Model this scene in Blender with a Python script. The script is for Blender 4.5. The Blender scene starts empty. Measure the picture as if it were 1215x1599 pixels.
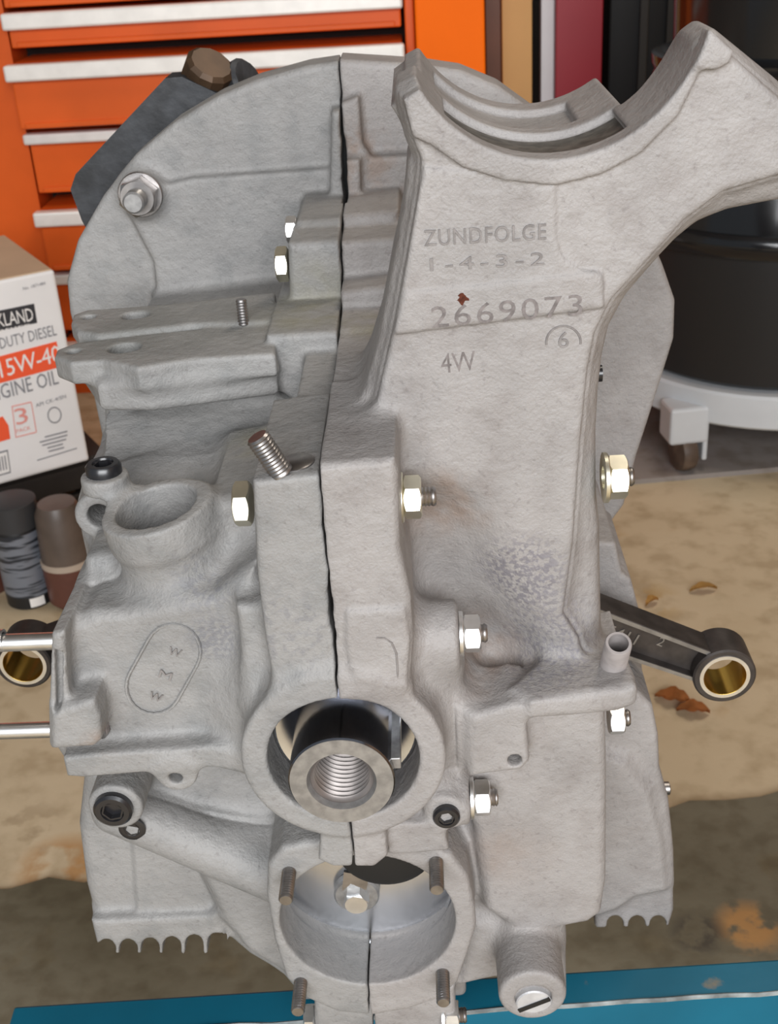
import bpy, bmesh, math, random
import numpy as np
from mathutils import Vector, Matrix

random.seed(7)
# ------------------------------------------------------------------ camera
W, H = 1215.0, 1599.0
F, PITCH, ROLL, YAW = 1900.0, 27.5, 3.5, 2.5
def _basis():
    p, r, y = map(math.radians, (PITCH, ROLL, YAW))
    f = np.array([-math.sin(y)*math.cos(p), math.cos(y)*math.cos(p), -math.sin(p)])
    rt = np.array([math.cos(y), math.sin(y), 0.0]); up = np.cross(rt, f)
    return f, rt*math.cos(r)-up*math.sin(r), up*math.cos(r)+rt*math.sin(r)
FW, RT, UP = _basis()
def ray(px, py): return FW + RT*((px-W/2)/F) + UP*((H/2-py)/F)
def U(px, py, Y):            # a picture point taken onto the upright plane y = Y
    d = ray(px, py); return d*(Y/d[1])
def UZ(px, py, Z):           # ... onto the level plane z = Z
    d = ray(px, py); return d*(Z/d[2])
def UX(px, py, X):
    d = ray(px, py); return d*(X/d[0])
def mpp(px, py, Y): return float(U(px, py, Y) @ FW)/F     # metres per picture point there

scene = bpy.context.scene
col = scene.collection
cd = bpy.data.cameras.new('camera'); cam = bpy.data.objects.new('camera', cd); col.objects.link(cam)
cd.sensor_fit = 'VERTICAL'; cd.sensor_height = 7.0; cd.sensor_width = 7.0*W/H
cd.lens = F/H*7.0
cd.clip_start = 0.02; cd.clip_end = 50
m = Matrix.Identity(4)
for i in range(3):
    m[i][0] = RT[i]; m[i][1] = UP[i]; m[i][2] = -FW[i]
cam.matrix_world = m
cd.dof.use_dof = True; cd.dof.focus_distance = 0.43; cd.dof.aperture_fstop = cd.lens/1.1   # 1.1 mm pupil
scene.camera = cam

# ------------------------------------------------------------------ light
FLOOR = -0.83
w = bpy.data.worlds.new('world'); scene.world = w; w.use_nodes = True
bg = w.node_tree.nodes['Background']
bg.inputs[0].default_value = (0.80, 0.90, 1.0, 1); bg.inputs[1].default_value = 0.26
def area(name, loc, target, sx, sy, power, colr):
    l = bpy.data.lights.new(name, 'AREA'); l.shape = 'RECTANGLE'; l.size = sx; l.size_y = sy
    l.energy = power; l.color = colr
    o = bpy.data.objects.new(name, l); col.objects.link(o); o.location = loc
    o.rotation_euler = (Vector(target)-Vector(loc)).to_track_quat('-Z', 'Y').to_euler(); return o
area('door_daylight', (0.10, -1.85, 0.68), (0, 0.5, -0.3), 2.3, 1.2, 84, (0.97, 0.98, 1.0))
area('back_fill', (0.7, 1.3, 1.5), (0.3, 1.6, -0.8), 1.2, 0.3, 14, (1.0, 0.90, 0.78))  # unseen lamp, added to brighten the back of the room
vs = scene.view_settings
vs.view_transform = 'Standard'; vs.look = 'None'; vs.gamma = 1.0; vs.use_curve_mapping = False
vs.exposure = 0.25

# ------------------------------------------------------------------ materials
def nt(name):
    mt = bpy.data.materials.new(name); mt.use_nodes = True
    t = mt.node_tree; b = t.nodes['Principled BSDF']; return mt, t, b
def noise_col(t, scale, c0, c1, lo=0.35, hi=0.65, detail=6, coord='Object', dist=0.0):
    tc = t.nodes.new('ShaderNodeTexCoord'); n = t.nodes.new('ShaderNodeTexNoise')
    n.inputs['Scale'].default_value = scale; n.inputs['Detail'].default_value = detail; n.inputs['Distortion'].default_value = dist
    t.links.new(tc.outputs[coord], n.inputs['Vector'])
    r = t.nodes.new('ShaderNodeValToRGB')
    r.color_ramp.elements[0].position = lo; r.color_ramp.elements[1].position = hi
    r.color_ramp.elements[0].color = (*c0, 1); r.color_ramp.elements[1].color = (*c1, 1)
    t.links.new(n.outputs['Fac'], r.inputs['Fac']); return n, r
def bump(t, b, src, strength, dist, prev=None):
    bp = t.nodes.new('ShaderNodeBump'); bp.inputs['Strength'].default_value = strength
    bp.inputs['Distance'].default_value = dist
    t.links.new(src, bp.inputs['Height'])
    if prev: t.links.new(prev.outputs['Normal'], bp.inputs['Normal'])
    t.links.new(bp.outputs['Normal'], b.inputs['Normal']); return bp
def mul(t, a, b_, fac=1.0, mode='MULTIPLY'):
    mx = t.nodes.new('ShaderNodeMix'); mx.data_type = 'RGBA'; mx.blend_type = mode
    mx.inputs[0].default_value = fac
    t.links.new(a, mx.inputs[6]); t.links.new(b_, mx.inputs[7]); return mx
def stain_or_shade(t, col_out, centre, radius, colr, nscale, lo, hi, amount=1.0):
    """a blot with its own outline at one place of the casting: colr shows through a noise within radius"""
    tc = t.nodes.new('ShaderNodeTexCoord'); d = t.nodes.new('ShaderNodeVectorMath'); d.operation = 'DISTANCE'
    t.links.new(tc.outputs['Object'], d.inputs[0]); d.inputs[1].default_value = tuple(float(x) for x in centre)
    mr = t.nodes.new('ShaderNodeMapRange'); mr.inputs[1].default_value = radius*0.5; mr.inputs[2].default_value = radius
    mr.inputs[3].default_value = 1.0; mr.inputs[4].default_value = 0.0; t.links.new(d.outputs['Value'], mr.inputs[0])
    n, r = noise_col(t, nscale, (0, 0, 0), (1, 1, 1), lo, hi, 4)
    m1 = t.nodes.new('ShaderNodeMath'); m1.operation = 'MULTIPLY'; t.links.new(mr.outputs[0], m1.inputs[0]); t.links.new(r.outputs[0], m1.inputs[1])
    m2 = t.nodes.new('ShaderNodeMath'); m2.operation = 'MULTIPLY'; t.links.new(m1.outputs[0], m2.inputs[0]); m2.inputs[1].default_value = amount
    mx = t.nodes.new('ShaderNodeMix'); mx.data_type = 'RGBA'; t.links.new(m2.outputs[0], mx.inputs[0]); t.links.new(col_out, mx.inputs[6]); mx.inputs[7].default_value = (*colr, 1)
    return mx.outputs[2]
def cast_mat(name, base, tint, stains_or_shades=()):
    mt, t, b = nt(name)
    n1, r1 = noise_col(t, 26, tuple(c*0.84 for c in base), base, 0.35, 0.62, 8)
    n2, r2 = noise_col(t, 70, tint, (1, 1, 1), 0.32, 0.52, 5)
    n3, r3 = noise_col(t, 420, (0.70, 0.68, 0.68), (1, 1, 1), 0.28, 0.40, 3)
    a = mul(t, r1.outputs[0], r2.outputs[0], 0.7); c = mul(t, a.outputs[2], r3.outputs[0], 0.55)
    out = c.outputs[2]
    for st_ in stains_or_shades: out = stain_or_shade(t, out, *st_)
    t.links.new(out, b.inputs['Base Color'])
    b.inputs['Roughness'].default_value = 0.60; b.inputs['Metallic'].default_value = 0.15
    b.inputs['Specular IOR Level'].default_value = 0.35
    tc = t.nodes.new('ShaderNodeTexCoord')
    v = t.nodes.new('ShaderNodeTexNoise'); v.inputs['Scale'].default_value = 1100; v.inputs['Detail'].default_value = 3
    t.links.new(tc.outputs['Object'], v.inputs['Vector'])
    b1 = bump(t, b, v.outputs['Fac'], 0.45, 0.0006)
    v2 = t.nodes.new('ShaderNodeTexNoise'); v2.inputs['Scale'].default_value = 230; v2.inputs['Detail'].default_value = 6
    t.links.new(tc.outputs['Object'], v2.inputs['Vector'])
    bump(t, b, v2.outputs['Fac'], 0.58, 0.0013, b1)
    return mt
def simple(name, c, rough=0.5, metal=0.0, spec=0.5, nscale=None, namt=0.8, bmp=None):
    mt, t, b = nt(name)
    b.inputs['Roughness'].default_value = rough; b.inputs['Metallic'].default_value = metal
    b.inputs['Specular IOR Level'].default_value = spec
    if nscale:
        n, r = noise_col(t, nscale, tuple(x*namt for x in c), c, 0.35, 0.65)
        t.links.new(r.outputs[0], b.inputs['Base Color'])
        if bmp: bump(t, b, n.outputs['Fac'], 0.4, bmp)
    else: b.inputs['Base Color'].default_value = (*c, 1)
    return mt
M = {}
DKG = (0.155, 0.155, 0.17); BRN = (0.23, 0.155, 0.11); OLV = (0.25, 0.235, 0.17)
M['cast_l'] = cast_mat('cast_alloy_left', (0.288, 0.281, 0.272), (0.78, 0.80, 0.81), (  # left half's cooler light is put into the base colour
    (U(335, 995, 0.372), 0.012, DKG, 500, 0.40, 0.55, 0.6), (U(315, 910, 0.372), 0.016, DKG, 420, 0.46, 0.58, 0.5),
    (UZ(480, 490, -0.163), 0.030, OLV, 60, 0.35, 0.6, 0.7), (UZ(430, 700, -0.20), 0.025, OLV, 70, 0.40, 0.6, 0.5),  # olive blots paint the reflected tint on boss and deck tops
    (U(160, 1160, 0.36), 0.010, BRN, 200, 0.35, 0.6, 0.5), (U(450, 985, 0.35), 0.02, DKG, 300, 0.5, 0.62, 0.4),
    (UZ(300, 500, -0.164), 0.055, (0.175, 0.175, 0.165), 45, 0.25, 0.55, 0.6), (UZ(140, 520, -0.164), 0.040, (0.175, 0.175, 0.165), 45, 0.25, 0.55, 0.6)))  # both grey blots are painted shade on the arm tops
M['cast_r'] = cast_mat('cast_alloy_right', (0.325, 0.307, 0.296), (0.84, 0.82, 0.81), (  # right half's warmer light is put into the base colour
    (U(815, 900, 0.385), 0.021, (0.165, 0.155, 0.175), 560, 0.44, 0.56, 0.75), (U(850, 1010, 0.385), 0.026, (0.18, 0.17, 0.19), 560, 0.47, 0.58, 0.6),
    (U(690, 800, 0.385), 0.020, BRN, 90, 0.35, 0.60, 0.55), (U(720, 1050, 0.395), 0.032, BRN, 90, 0.30, 0.60, 0.55),  # second brown blot is shade painted into the hollow
    (UZ(570, 480, -0.155), 0.020, OLV, 80, 0.35, 0.6, 0.7), (U(560, 250, 0.59), 0.022, BRN, 120, 0.40, 0.6, 0.5),  # brown blot: shadow painted beside the bell's joint ridge
    (U(800, 1330, 0.375), 0.022, BRN, 70, 0.35, 0.65, 0.30)))  # brown shade painted right of the pump opening
M['mark'] = simple('cast_relief', (0.25, 0.23, 0.22), 0.7, 0.1, 0.3, 400, 0.7)
M['stamp'] = simple('stamped_groove', (0.135, 0.12, 0.115), 0.85, 0.0, 0.2, 500, 1.6)
M['rust'] = simple('rust', (0.11, 0.032, 0.018), 0.9, 0, 0.2, 600, 0.5)
M['zinc'] = simple('bright_zinc', (0.88, 0.88, 0.87), 0.36, 1.0, 0.5, 120, 0.85)
M['zincy'] = simple('yellow_zinc', (0.88, 0.85, 0.70), 0.36, 1.0, 0.5, 120, 0.85)
M['alu_plug'] = simple('dull_aluminium', (0.62, 0.62, 0.63), 0.45, 0.4, 0.5, 150, 0.8)
M['steel'] = simple('worn_steel', (0.42, 0.40, 0.39), 0.38, 1.0, 0.5, 150, 0.7)
M['steel_lt'] = simple('machined_steel', (0.40, 0.395, 0.39), 0.42, 0.75, 0.5, 260, 0.70)
M['bore'] = simple('threaded_steel', (0.30, 0.27, 0.255), 0.35, 0.6, 0.5, 120, 0.75)
M['cast_pipe'] = simple('plain_cast', (0.34, 0.31, 0.30), 0.6, 0.1, 0.3, 200, 0.8)
M['dkchrome'] = simple('dark_polished_steel', (0.20, 0.20, 0.22), 0.16, 1.0)
M['mirror'] = simple('polished_steel', (0.80, 0.83, 0.88), 0.20, 1.0, 0.5, 40, 0.9)
M['blackox'] = simple('black_oxide', (0.012, 0.012, 0.014), 0.28, 0.0, 0.7)
M['blackp'] = simple('chipped_black_paint', (0.016, 0.017, 0.019), 0.5, 0.0, 0.4, 90, 2.4, 0.0015)
M['rodsteel'] = simple('dark_forged_steel', (0.070, 0.060, 0.055), 0.42, 0.5, 0.5, 120, 0.6)
M['rodsteel_lt'] = simple('ground_steel_edge', (0.34, 0.33, 0.32), 0.45, 0.9, 0.5, 120, 0.7)
M['brass'] = simple('bronze_bushing', (0.72, 0.47, 0.10), 0.22, 1.0)
M['gap_black'] = simple('black_gap_fill', (0.008, 0.008, 0.008), 0.5)  # plain black for gap fills and the plug slot
M['pipe'] = simple('brown_pipe', (0.085, 0.050, 0.028), 0.5, 0.4, 0.4, 60, 0.6)

# ------------------------------------------------------------------ objects helpers
def obj(name, me, mat, parent=None, smooth=True):
    if isinstance(me, bmesh.types.BMesh):
        bm = me; me = bpy.data.meshes.new(name); bm.normal_update(); bm.to_mesh(me); bm.free()
    me.materials.clear(); me.materials.append(M[mat] if isinstance(mat, str) else mat)
    me.polygons.foreach_set('use_smooth', [smooth]*len(me.polygons))
    if smooth and len(me.polygons) < 60000: me.set_sharp_from_angle(angle=math.radians(38))
    o = bpy.data.objects.new(name, me); col.objects.link(o)
    if parent is not None: setp(o, parent)
    return o
def setp(o, parent):
    o.parent = parent
    q = parent; mw = Matrix.Identity(4)
    while q is not None:
        mw = q.matrix_basis if q.parent is None else q.matrix_parent_inverse @ q.matrix_basis
        break
    o.matrix_parent_inverse = world_of(parent).inverted()
def world_of(o):
    mb = o.matrix_basis.copy()
    if o.parent is None: return mb
    return world_of(o.parent) @ o.matrix_parent_inverse @ mb
def thing(name, label, cat, loc, rotz=0, group=None):
    o = bpy.data.objects.new(name, None); col.objects.link(o); o.location = loc; o.rotation_euler = (0, 0, rotz)
    o.empty_display_size = 0.02
    return tag(o, label, cat, group)
def tag(o, label, cat, group=None):
    o['label'] = label; o['category'] = cat
    if group: o['group'] = group
    return o
def structure(o): o['kind'] = 'structure'; return o
def frame(axis):
    a = Vector(axis).normalized(); return a.to_track_quat('Z', 'Y').to_matrix()
def lathe(bm, profile, p0, axis, seg=32, closed=False):
    """profile: (r, h) pairs revolved about axis from p0"""
    R = frame(axis); p0 = Vector(p0); rings = []
    for r, h in profile:
        if r < 1e-7: rings.append([bm.verts.new(p0 + R @ Vector((0, 0, h)))])
        else: rings.append([bm.verts.new(p0 + R @ Vector((r*math.cos(2*math.pi*k/seg), r*math.sin(2*math.pi*k/seg), h))) for k in range(seg)])
    n = len(rings)
    for i in range(n if closed else n-1):
        a, b = rings[i], rings[(i+1) % n]
        for k in range(seg):
            k2 = (k+1) % seg
            if len(a) == 1 and len(b) == 1: continue
            if len(a) == 1: bm.faces.new((a[0], b[k2], b[k]))
            elif len(b) == 1: bm.faces.new((a[k], a[k2], b[0]))
            else: bm.faces.new((a[k], a[k2], b[k2], b[k]))
    return bm
def box(bm, lo, hi, mat=None):
    vs_ = []
    for z in (lo[2], hi[2]):
        for x, y in ((lo[0], lo[1]), (hi[0], lo[1]), (hi[0], hi[1]), (lo[0], hi[1])):
            v = Vector((x, y, z)); vs_.append(bm.verts.new(mat @ v if mat else v))
    for f in ((3, 2, 1, 0), (4, 5, 6, 7), (0, 1, 5, 4), (1, 2, 6, 5), (2, 3, 7, 6), (3, 0, 4, 7)):
        bm.faces.new([vs_[i] for i in f])
    return bm
def bev(bm, w_, seg=2):
    bmesh.ops.recalc_face_normals(bm, faces=bm.faces)
    es = [e for e in bm.edges if len(e.link_faces) == 2 and e.calc_face_angle(0) > 0.5]
    bmesh.ops.bevel(bm, geom=es, offset=w_, segments=seg, affect='EDGES', profile=0.5, clamp_overlap=True); return bm
def rbox(lo, hi, w_, mat=None, seg=2):
    return bev(box(bmesh.new(), lo, hi, mat), w_, seg)
def prism(bm, pts, vec):
    """closed polygon pts (3D) pushed along vec"""
    v = Vector(vec); a = [bm.verts.new(Vector(p)) for p in pts]; b = [bm.verts.new(Vector(p)+v) for p in pts]
    n = len(a); bm.faces.new(a); bm.faces.new(b[::-1])
    for i in range(n): bm.faces.new((a[i], b[i], b[(i+1) % n], a[(i+1) % n]))
    bmesh.ops.recalc_face_normals(bm, faces=bm.faces); return bm
def tube(bm, pts, r, seg=8):
    pts = [Vector(p) for p in pts]; rings = []
    for i, p in enumerate(pts):
        d = (pts[min(i+1, len(pts)-1)]-pts[max(i-1, 0)]).normalized(); ref = Vector((0, 1, 0)) if abs(d.y) < 0.8 else Vector((0, 0, 1))
        a_ = d.cross(ref).normalized(); b_ = d.cross(a_); R = Matrix((a_, b_, d)).transposed()
        rings.append([bm.verts.new(p + R @ Vector((r*math.cos(2*math.pi*k/seg), r*math.sin(2*math.pi*k/seg), 0))) for k in range(seg)])
    for a, b in zip(rings, rings[1:]):
        for k in range(seg): bm.faces.new((a[k], a[(k+1) % seg], b[(k+1) % seg], b[k]))
    bm.faces.new(rings[0][::-1]); bm.faces.new(rings[-1]); return bm
def thread_profile(r, length, pitch=0.00125, tip=True):
    pr = [(0, 0), (r, 0)]; h = 0.0005; d = pitch*0.30
    while h < length-pitch*1.2:
        pr += [(r, h), (r-d, h+pitch*0.5), (r, h+pitch)]; h += pitch
    pr += [(r, length-0.0008), (r*0.82, length), (0, length)]; return pr
def stud(p, axis, r, length, parent, mat='steel', name='stud'):
    return obj(name, lathe(bmesh.new(), thread_profile(r, length), p, axis, 20), mat, parent)
def hexbm(p, axis, af, h, rot=0.0, chamfer_both=False, hole=0.0):
    """hexagon with turned chamfer; af across flats"""
    a = af/2; R = a/math.cos(math.pi/6); seg = 48; bm = bmesh.new(); Rm = frame(axis); p = Vector(p)
    def hr(t):
        t = (t % (math.pi/3)) - math.pi/6; return a/math.cos(t)
    th = [2*math.pi*k/seg for k in range(seg)]
    c = (R-a)*0.6
    rings = []
    def ring(rad, hh): rings.append([bm.verts.new(p + Rm @ Vector((rad(t)*math.cos(t+rot), rad(t)*math.sin(t+rot), hh(t)))) for t in th])
    if hole: ring(lambda t: hole, lambda t: 0.0)
    if chamfer_both:
        ring(lambda t: a*0.97, lambda t: 0.0); ring(hr, lambda t: c*(hr(t)-a)/(R-a)+0.0002)
    else: ring(hr, lambda t: 0.0)
    ring(hr, lambda t: h-c*(hr(t)-a)/(R-a)-0.0002)
    ring(lambda t: a*0.97, lambda t: h)
    if hole: ring(lambda t: hole, lambda t: h); ring(lambda t: hole, lambda t: 0.0)
    for x, y in zip(rings, rings[1:]):
        for k in range(seg): bm.faces.new((x[k], x[(k+1) % seg], y[(k+1) % seg], y[k]))
    if not hole: bm.faces.new(rings[0][::-1]); bm.faces.new(rings[-1])
    else: bmesh.ops.remove_doubles(bm, verts=bm.verts, dist=1e-6)
    return bm
def washer(p, axis, ro, ri, h, parent, mat='zinc'):
    return obj('washer', lathe(bmesh.new(), [(ri, 0), (ro, 0), (ro, h*0.8), (ro-h*0.2, h), (ri, h)], p, axis, 36, True), mat, parent, True)

# ------------------------------------------------------------------ signed distance modelling of the castings
class Grid:
    def __init__(s, lo, hi, h):
        s.lo = np.array(lo, float); s.h = h
        s.n = np.ceil((np.array(hi)-s.lo)/h).astype(int)+1
        s.d = np.full(s.n, 0.05, np.float32)
        s.ax = [(s.lo[i]+h*np.arange(s.n[i])).astype(np.float32) for i in range(3)]
    def win(s, lo, hi, mgn):
        a = np.clip(np.floor((np.array(lo)-mgn-s.lo)/s.h).astype(int), 0, s.n)
        b = np.clip(np.ceil((np.array(hi)+mgn-s.lo)/s.h).astype(int)+1, 0, s.n)
        return a, b
    def op(s, prim, k, mode):
        lo, hi, f = prim; a, b = s.win(lo, hi, max(k*1.05, 0.004))
        if np.any(b <= a): return
        sl = tuple(slice(a[i], b[i]) for i in range(3))
        X = s.ax[0][sl[0]][:, None, None]; Y = s.ax[1][sl[1]][None, :, None]; Z = s.ax[2][sl[2]][None, None, :]
        d = f(X, Y, Z).astype(np.float32); g = s.d[sl]
        d = np.broadcast_to(d, g.shape)
        if mode == 'sub': d = -d
        if k <= 0: s.d[sl] = np.minimum(g, d) if mode == 'add' else np.maximum(g, d); return
        hh = np.maximum(k-np.abs(g-d), 0)
        q = hh*hh*(0.25/k)
        s.d[sl] = (np.minimum(g, d)-q) if mode == 'add' else (np.maximum(g, d)+q)
    def add(s, prim, k=0.004): s.op(prim, k, 'add')
    def sub(s, prim, k=0.0015): s.op(prim, k, 'sub')
    def clip(s, f):
        X = s.ax[0][:, None, None]; Y = s.ax[1][None, :, None]; Z = s.ax[2][None, None, :]
        s.d = np.maximum(s.d, f(X, Y, Z).astype(np.float32))
    def mesh(s, name):
        d = s.d; d[0] = d[-1] = 0.01; d[:, 0] = d[:, -1] = 0.01; d[:, :, 0] = d[:, :, -1] = 0.01
        ins = d < 0
        c = np.zeros(tuple(x-1 for x in d.shape), np.uint8)
        for i in (0, 1):
            for j in (0, 1):
                for k in (0, 1):
                    c += ins[i:i+c.shape[0], j:j+c.shape[1], k:k+c.shape[2]]
        cells = np.argwhere((c > 0) & (c < 8)); del c
        idx = np.full(tuple(x-1 for x in d.shape), -1, np.int32)
        idx[tuple(cells.T)] = np.arange(len(cells), dtype=np.int32)
        cor = {}
        for i in (0, 1):
            for j in (0, 1):
                for k in (0, 1): cor[i, j, k] = d[cells[:, 0]+i, cells[:, 1]+j, cells[:, 2]+k]
        acc = np.zeros((len(cells), 3)); cnt = np.zeros(len(cells))
        for ax in range(3):
            for u in (0, 1):
                for v in (0, 1):
                    e0 = [0, 0, 0]; o = [q for q in range(3) if q != ax]; e0[o[0]] = u; e0[o[1]] = v
                    e1 = list(e0); e1[ax] = 1
                    A = cor[tuple(e0)]; B = cor[tuple(e1)]; cr = (A < 0) != (B < 0)
                    t = np.where(cr, A/np.where(cr, A-B, 1), 0)
                    for q in range(3):
                        acc[:, q] += np.where(cr, (t if q == ax else e0[q]), 0)
                    cnt += cr
        V = s.lo + s.h*(cells + acc/cnt[:, None])
        quads = []
        for ax in range(3):
            o = [q for q in range(3) if q != ax]
            sl0 = [slice(None)]*3; sl1 = [slice(None)]*3; sl0[ax] = slice(0, -1); sl1[ax] = slice(1, None)
            A = ins[tuple(sl0)]; B = ins[tuple(sl1)]
            for flip, cond in ((0, A & ~B), (1, ~A & B)):
                e = np.argwhere(cond)
                e = e[(e[:, o[0]] > 0) & (e[:, o[1]] > 0)]
                def at(du, dv):
                    q = e.copy(); q[:, o[0]] += du; q[:, o[1]] += dv; return idx[tuple(q.T)]
                qd = np.stack([at(-1, -1), at(0, -1), at(0, 0), at(-1, 0)], 1)
                if flip ^ (ax == 1): qd = qd[:, ::-1]
                quads.append(qd)
        Q = np.concatenate(quads); Q = Q[(Q >= 0).all(1)]
        me = bpy.data.meshes.new(name)
        me.vertices.add(len(V)); me.vertices.foreach_set('co', V.astype(np.float32).ravel())
        me.loops.add(Q.size); me.loops.foreach_set('vertex_index', Q.astype(np.int32).ravel())
        me.polygons.add(len(Q)); me.polygons.foreach_set('loop_start', np.arange(0, Q.size, 4, dtype=np.int32))
        me.update(calc_edges=True)
        return me

def sd_poly(P, X, Z):
    P = np.asarray(P, np.float32); n = len(P)
    X, Z = np.broadcast_arrays(X, Z)
    d = np.full(X.shape, 1e9, np.float32); sgn = np.ones(X.shape, np.float32)
    for i in range(n):
        a = P[i]; b = P[i-1]; e = b-a
        wx = X-a[0]; wz = Z-a[1]
        t = np.clip((wx*e[0]+wz*e[1])/(e@e+1e-12), 0, 1)
        d = np.minimum(d, (wx-e[0]*t)**2+(wz-e[1]*t)**2)
        c1 = Z >= a[1]; c2 = Z < b[1]; c3 = e[0]*wz > e[1]*wx
        sgn = np.where((c1 & c2 & c3) | (~c1 & ~c2 & ~c3), -sgn, sgn)
    return sgn*np.sqrt(d)
def rnd2(a, b, r):
    a = a+r; b = b+r
    return np.minimum(np.maximum(a, b), 0)+np.sqrt(np.maximum(a, 0)**2+np.maximum(b, 0)**2)-r
def PY(px, Yr, y0, y1, r=0.002, world=False):
    """prism along the crank axis; outline taken at plane Yr"""
    P = np.array(px if world else [(lambda q: (q[0], q[2]))(U(a, b, Yr)) for a, b in px])
    lo = (P[:, 0].min(), y0, P[:, 1].min()); hi = (P[:, 0].max(), y1, P[:, 1].max())
    def f(X, Y, Z):
        d2 = sd_poly(P, X[:, 0, :], Z[0][0][None, :] if Z.ndim == 1 else Z[:, 0, :])[:, None, :]
        return rnd2(d2, np.abs(Y-(y0+y1)/2)-(y1-y0)/2, r)
    return lo, hi, f
def PZ(px, Zr, z0, z1, r=0.002, world=False):
    P = np.array(px if world else [(lambda q: (q[0], q[1]))(UZ(a, b, Zr)) for a, b in px])
    lo = (P[:, 0].min(), P[:, 1].min(), z0); hi = (P[:, 0].max(), P[:, 1].max(), z1)
    def f(X, Y, Z):
        d2 = sd_poly(P, X[:, :, 0], Y[:, :, 0])[:, :, None]
        return rnd2(d2, np.abs(Z-(z0+z1)/2)-(z1-z0)/2, r)
    return lo, hi, f
def PX(yz, x0, x1, r=0.002):
    P = np.array(yz); lo = (x0, P[:, 0].min(), P[:, 1].min()); hi = (x1, P[:, 0].max(), P[:, 1].max())
    def f(X, Y, Z):
        d2 = sd_poly(P, Y[0, :, :], Z[0, :, :])[None]
        return rnd2(d2, np.abs(X-(x0+x1)/2)-(x1-x0)/2, r)
    return lo, hi, f
def CY(p0, p1, r0, r1=None, rd=0.0015):
    """flat-ended round bar (or cone) from p0 to p1"""
    p0 = np.array(p0, float); p1 = np.array(p1, float); r1 = r0 if r1 is None else r1
    L = np.linalg.norm(p1-p0); a = (p1-p0)/L; R = max(r0, r1)
    lo = np.minimum(p0, p1)-R; hi = np.maximum(p0, p1)+R
    def f(X, Y, Z):
        x = X-p0[0]; y = Y-p0[1]; z = Z-p0[2]
        t = x*a[0]+y*a[1]+z*a[2]
        q = np.sqrt(np.maximum(x*x+y*y+z*z-t*t, 0))
        return rnd2(q-(r0+(r1-r0)*np.clip(t/L, 0, 1)), np.abs(t-L/2)-L/2, rd)
    return lo, hi, f
def CAP(p0, p1, r0, r1=None):
    p0 = np.array(p0, float); p1 = np.array(p1, float); r1 = r0 if r1 is None else r1; v = p1-p0; L2 = v@v; R = max(r0, r1)
    def f(X, Y, Z):
        x = X-p0[0]; y = Y-p0[1]; z = Z-p0[2]
        t = np.clip((x*v[0]+y*v[1]+z*v[2])/L2, 0, 1)
        return np.sqrt((x-v[0]*t)**2+(y-v[1]*t)**2+(z-v[2]*t)**2)-(r0+(r1-r0)*t)
    return np.minimum(p0, p1)-R, np.maximum(p0, p1)+R, f
def BX(lo, hi, r=0.002):
    lo = np.array(lo, float); hi = np.array(hi, float); c = (lo+hi)/2; e = (hi-lo)/2-r
    def f(X, Y, Z):
        x = np.abs(X-c[0])-e[0]; y = np.abs(Y-c[1])-e[1]; z = np.abs(Z-c[2])-e[2]
        return np.minimum(np.maximum(np.maximum(x, y), z), 0)+np.sqrt(np.maximum(x, 0)**2+np.maximum(y, 0)**2+np.maximum(z, 0)**2)-r
    return lo, hi, f
def CYY(px, py, Yr, rpx, y0, y1, rd=0.0012, r1=None):
    c = U(px, py, Yr); s_ = mpp(px, py, Yr)
    return CY((c[0], y0, c[2]), (c[0], y1, c[2]), rpx*s_, None if r1 is None else r1*s_, rd)
def scallop(cx, cy, r_): return [(cx-r_, cy+60)]+[(cx+r_*math.cos(math.radians(a)), cy-r_*1.15*math.sin(math.radians(a))) for a in range(180, -1, -18)]+[(cx+r_, cy+60)]
def pt(px, py, Y): return tuple(U(px, py, Y))

XS = -0.0368                     # the joint between the case halves
CZ = -0.2815                     # crank centre height
CX = -0.0372
PUMP = U(574, 1440, 0.36)
HV = 0.0009
def joint_wave(Y, Z): return 0.00022*np.sin(Z*213+1.0)+0.00016*np.sin(Z*511+Y*140)+0.00012*np.sin(Z*1130+2)*np.sin(Z*190)
def joint_gap(Y, Z):
    g_ = 0.00030+0.00016*np.maximum(np.sin(Z*260+0.6), 0)
    return g_+0.0011*np.exp(-((Z+0.125)/0.020)**2)*(Y > 0.57)+0.0006*np.exp(-((Z+0.222)/0.012)**2)*(Y < 0.40)

def common(g):
    # front boss round the crank nose with its flared skirt
    g.add(CY((CX, 0.366, CZ), (CX, 0.46, CZ), 0.046, 0.058, 0.006), 0.012)
    g.add(CY((CX, 0.348, CZ), (CX, 0.42, CZ), 0.0372, None, 0.0018), 0.008)
    # oil pump flange
    g.add(PY([(418, 1352), (440, 1325), (480, 1316), (660, 1316), (705, 1336), (732, 1372), (742, 1420), (744, 1450), (728, 1500),
              (716, 1535), (690, 1560), (640, 1578), (580, 1588), (525, 1582), (480, 1562), (447, 1530), (428, 1470), (416, 1400)], 0.36, 0.36, 0.45, 0.0025), 0.004)
    g.add(PY([(490, 1560), (712, 1545), (712, 1612), (490, 1622)], 0.372, 0.374, 0.46, 0.003), 0.003)
    g.add(BX((-0.075, 0.405, -0.4722), (0.005, 0.54, -0.36), 0.003), 0.003)
    # tongue under the crank boss
    g.add(PY([(503, 1270), (497, 1342), (520, 1353), (585, 1353), (606, 1336), (601, 1270)], 0.350, 0.3495, 0.372, 0.0015), 0.002)

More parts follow.
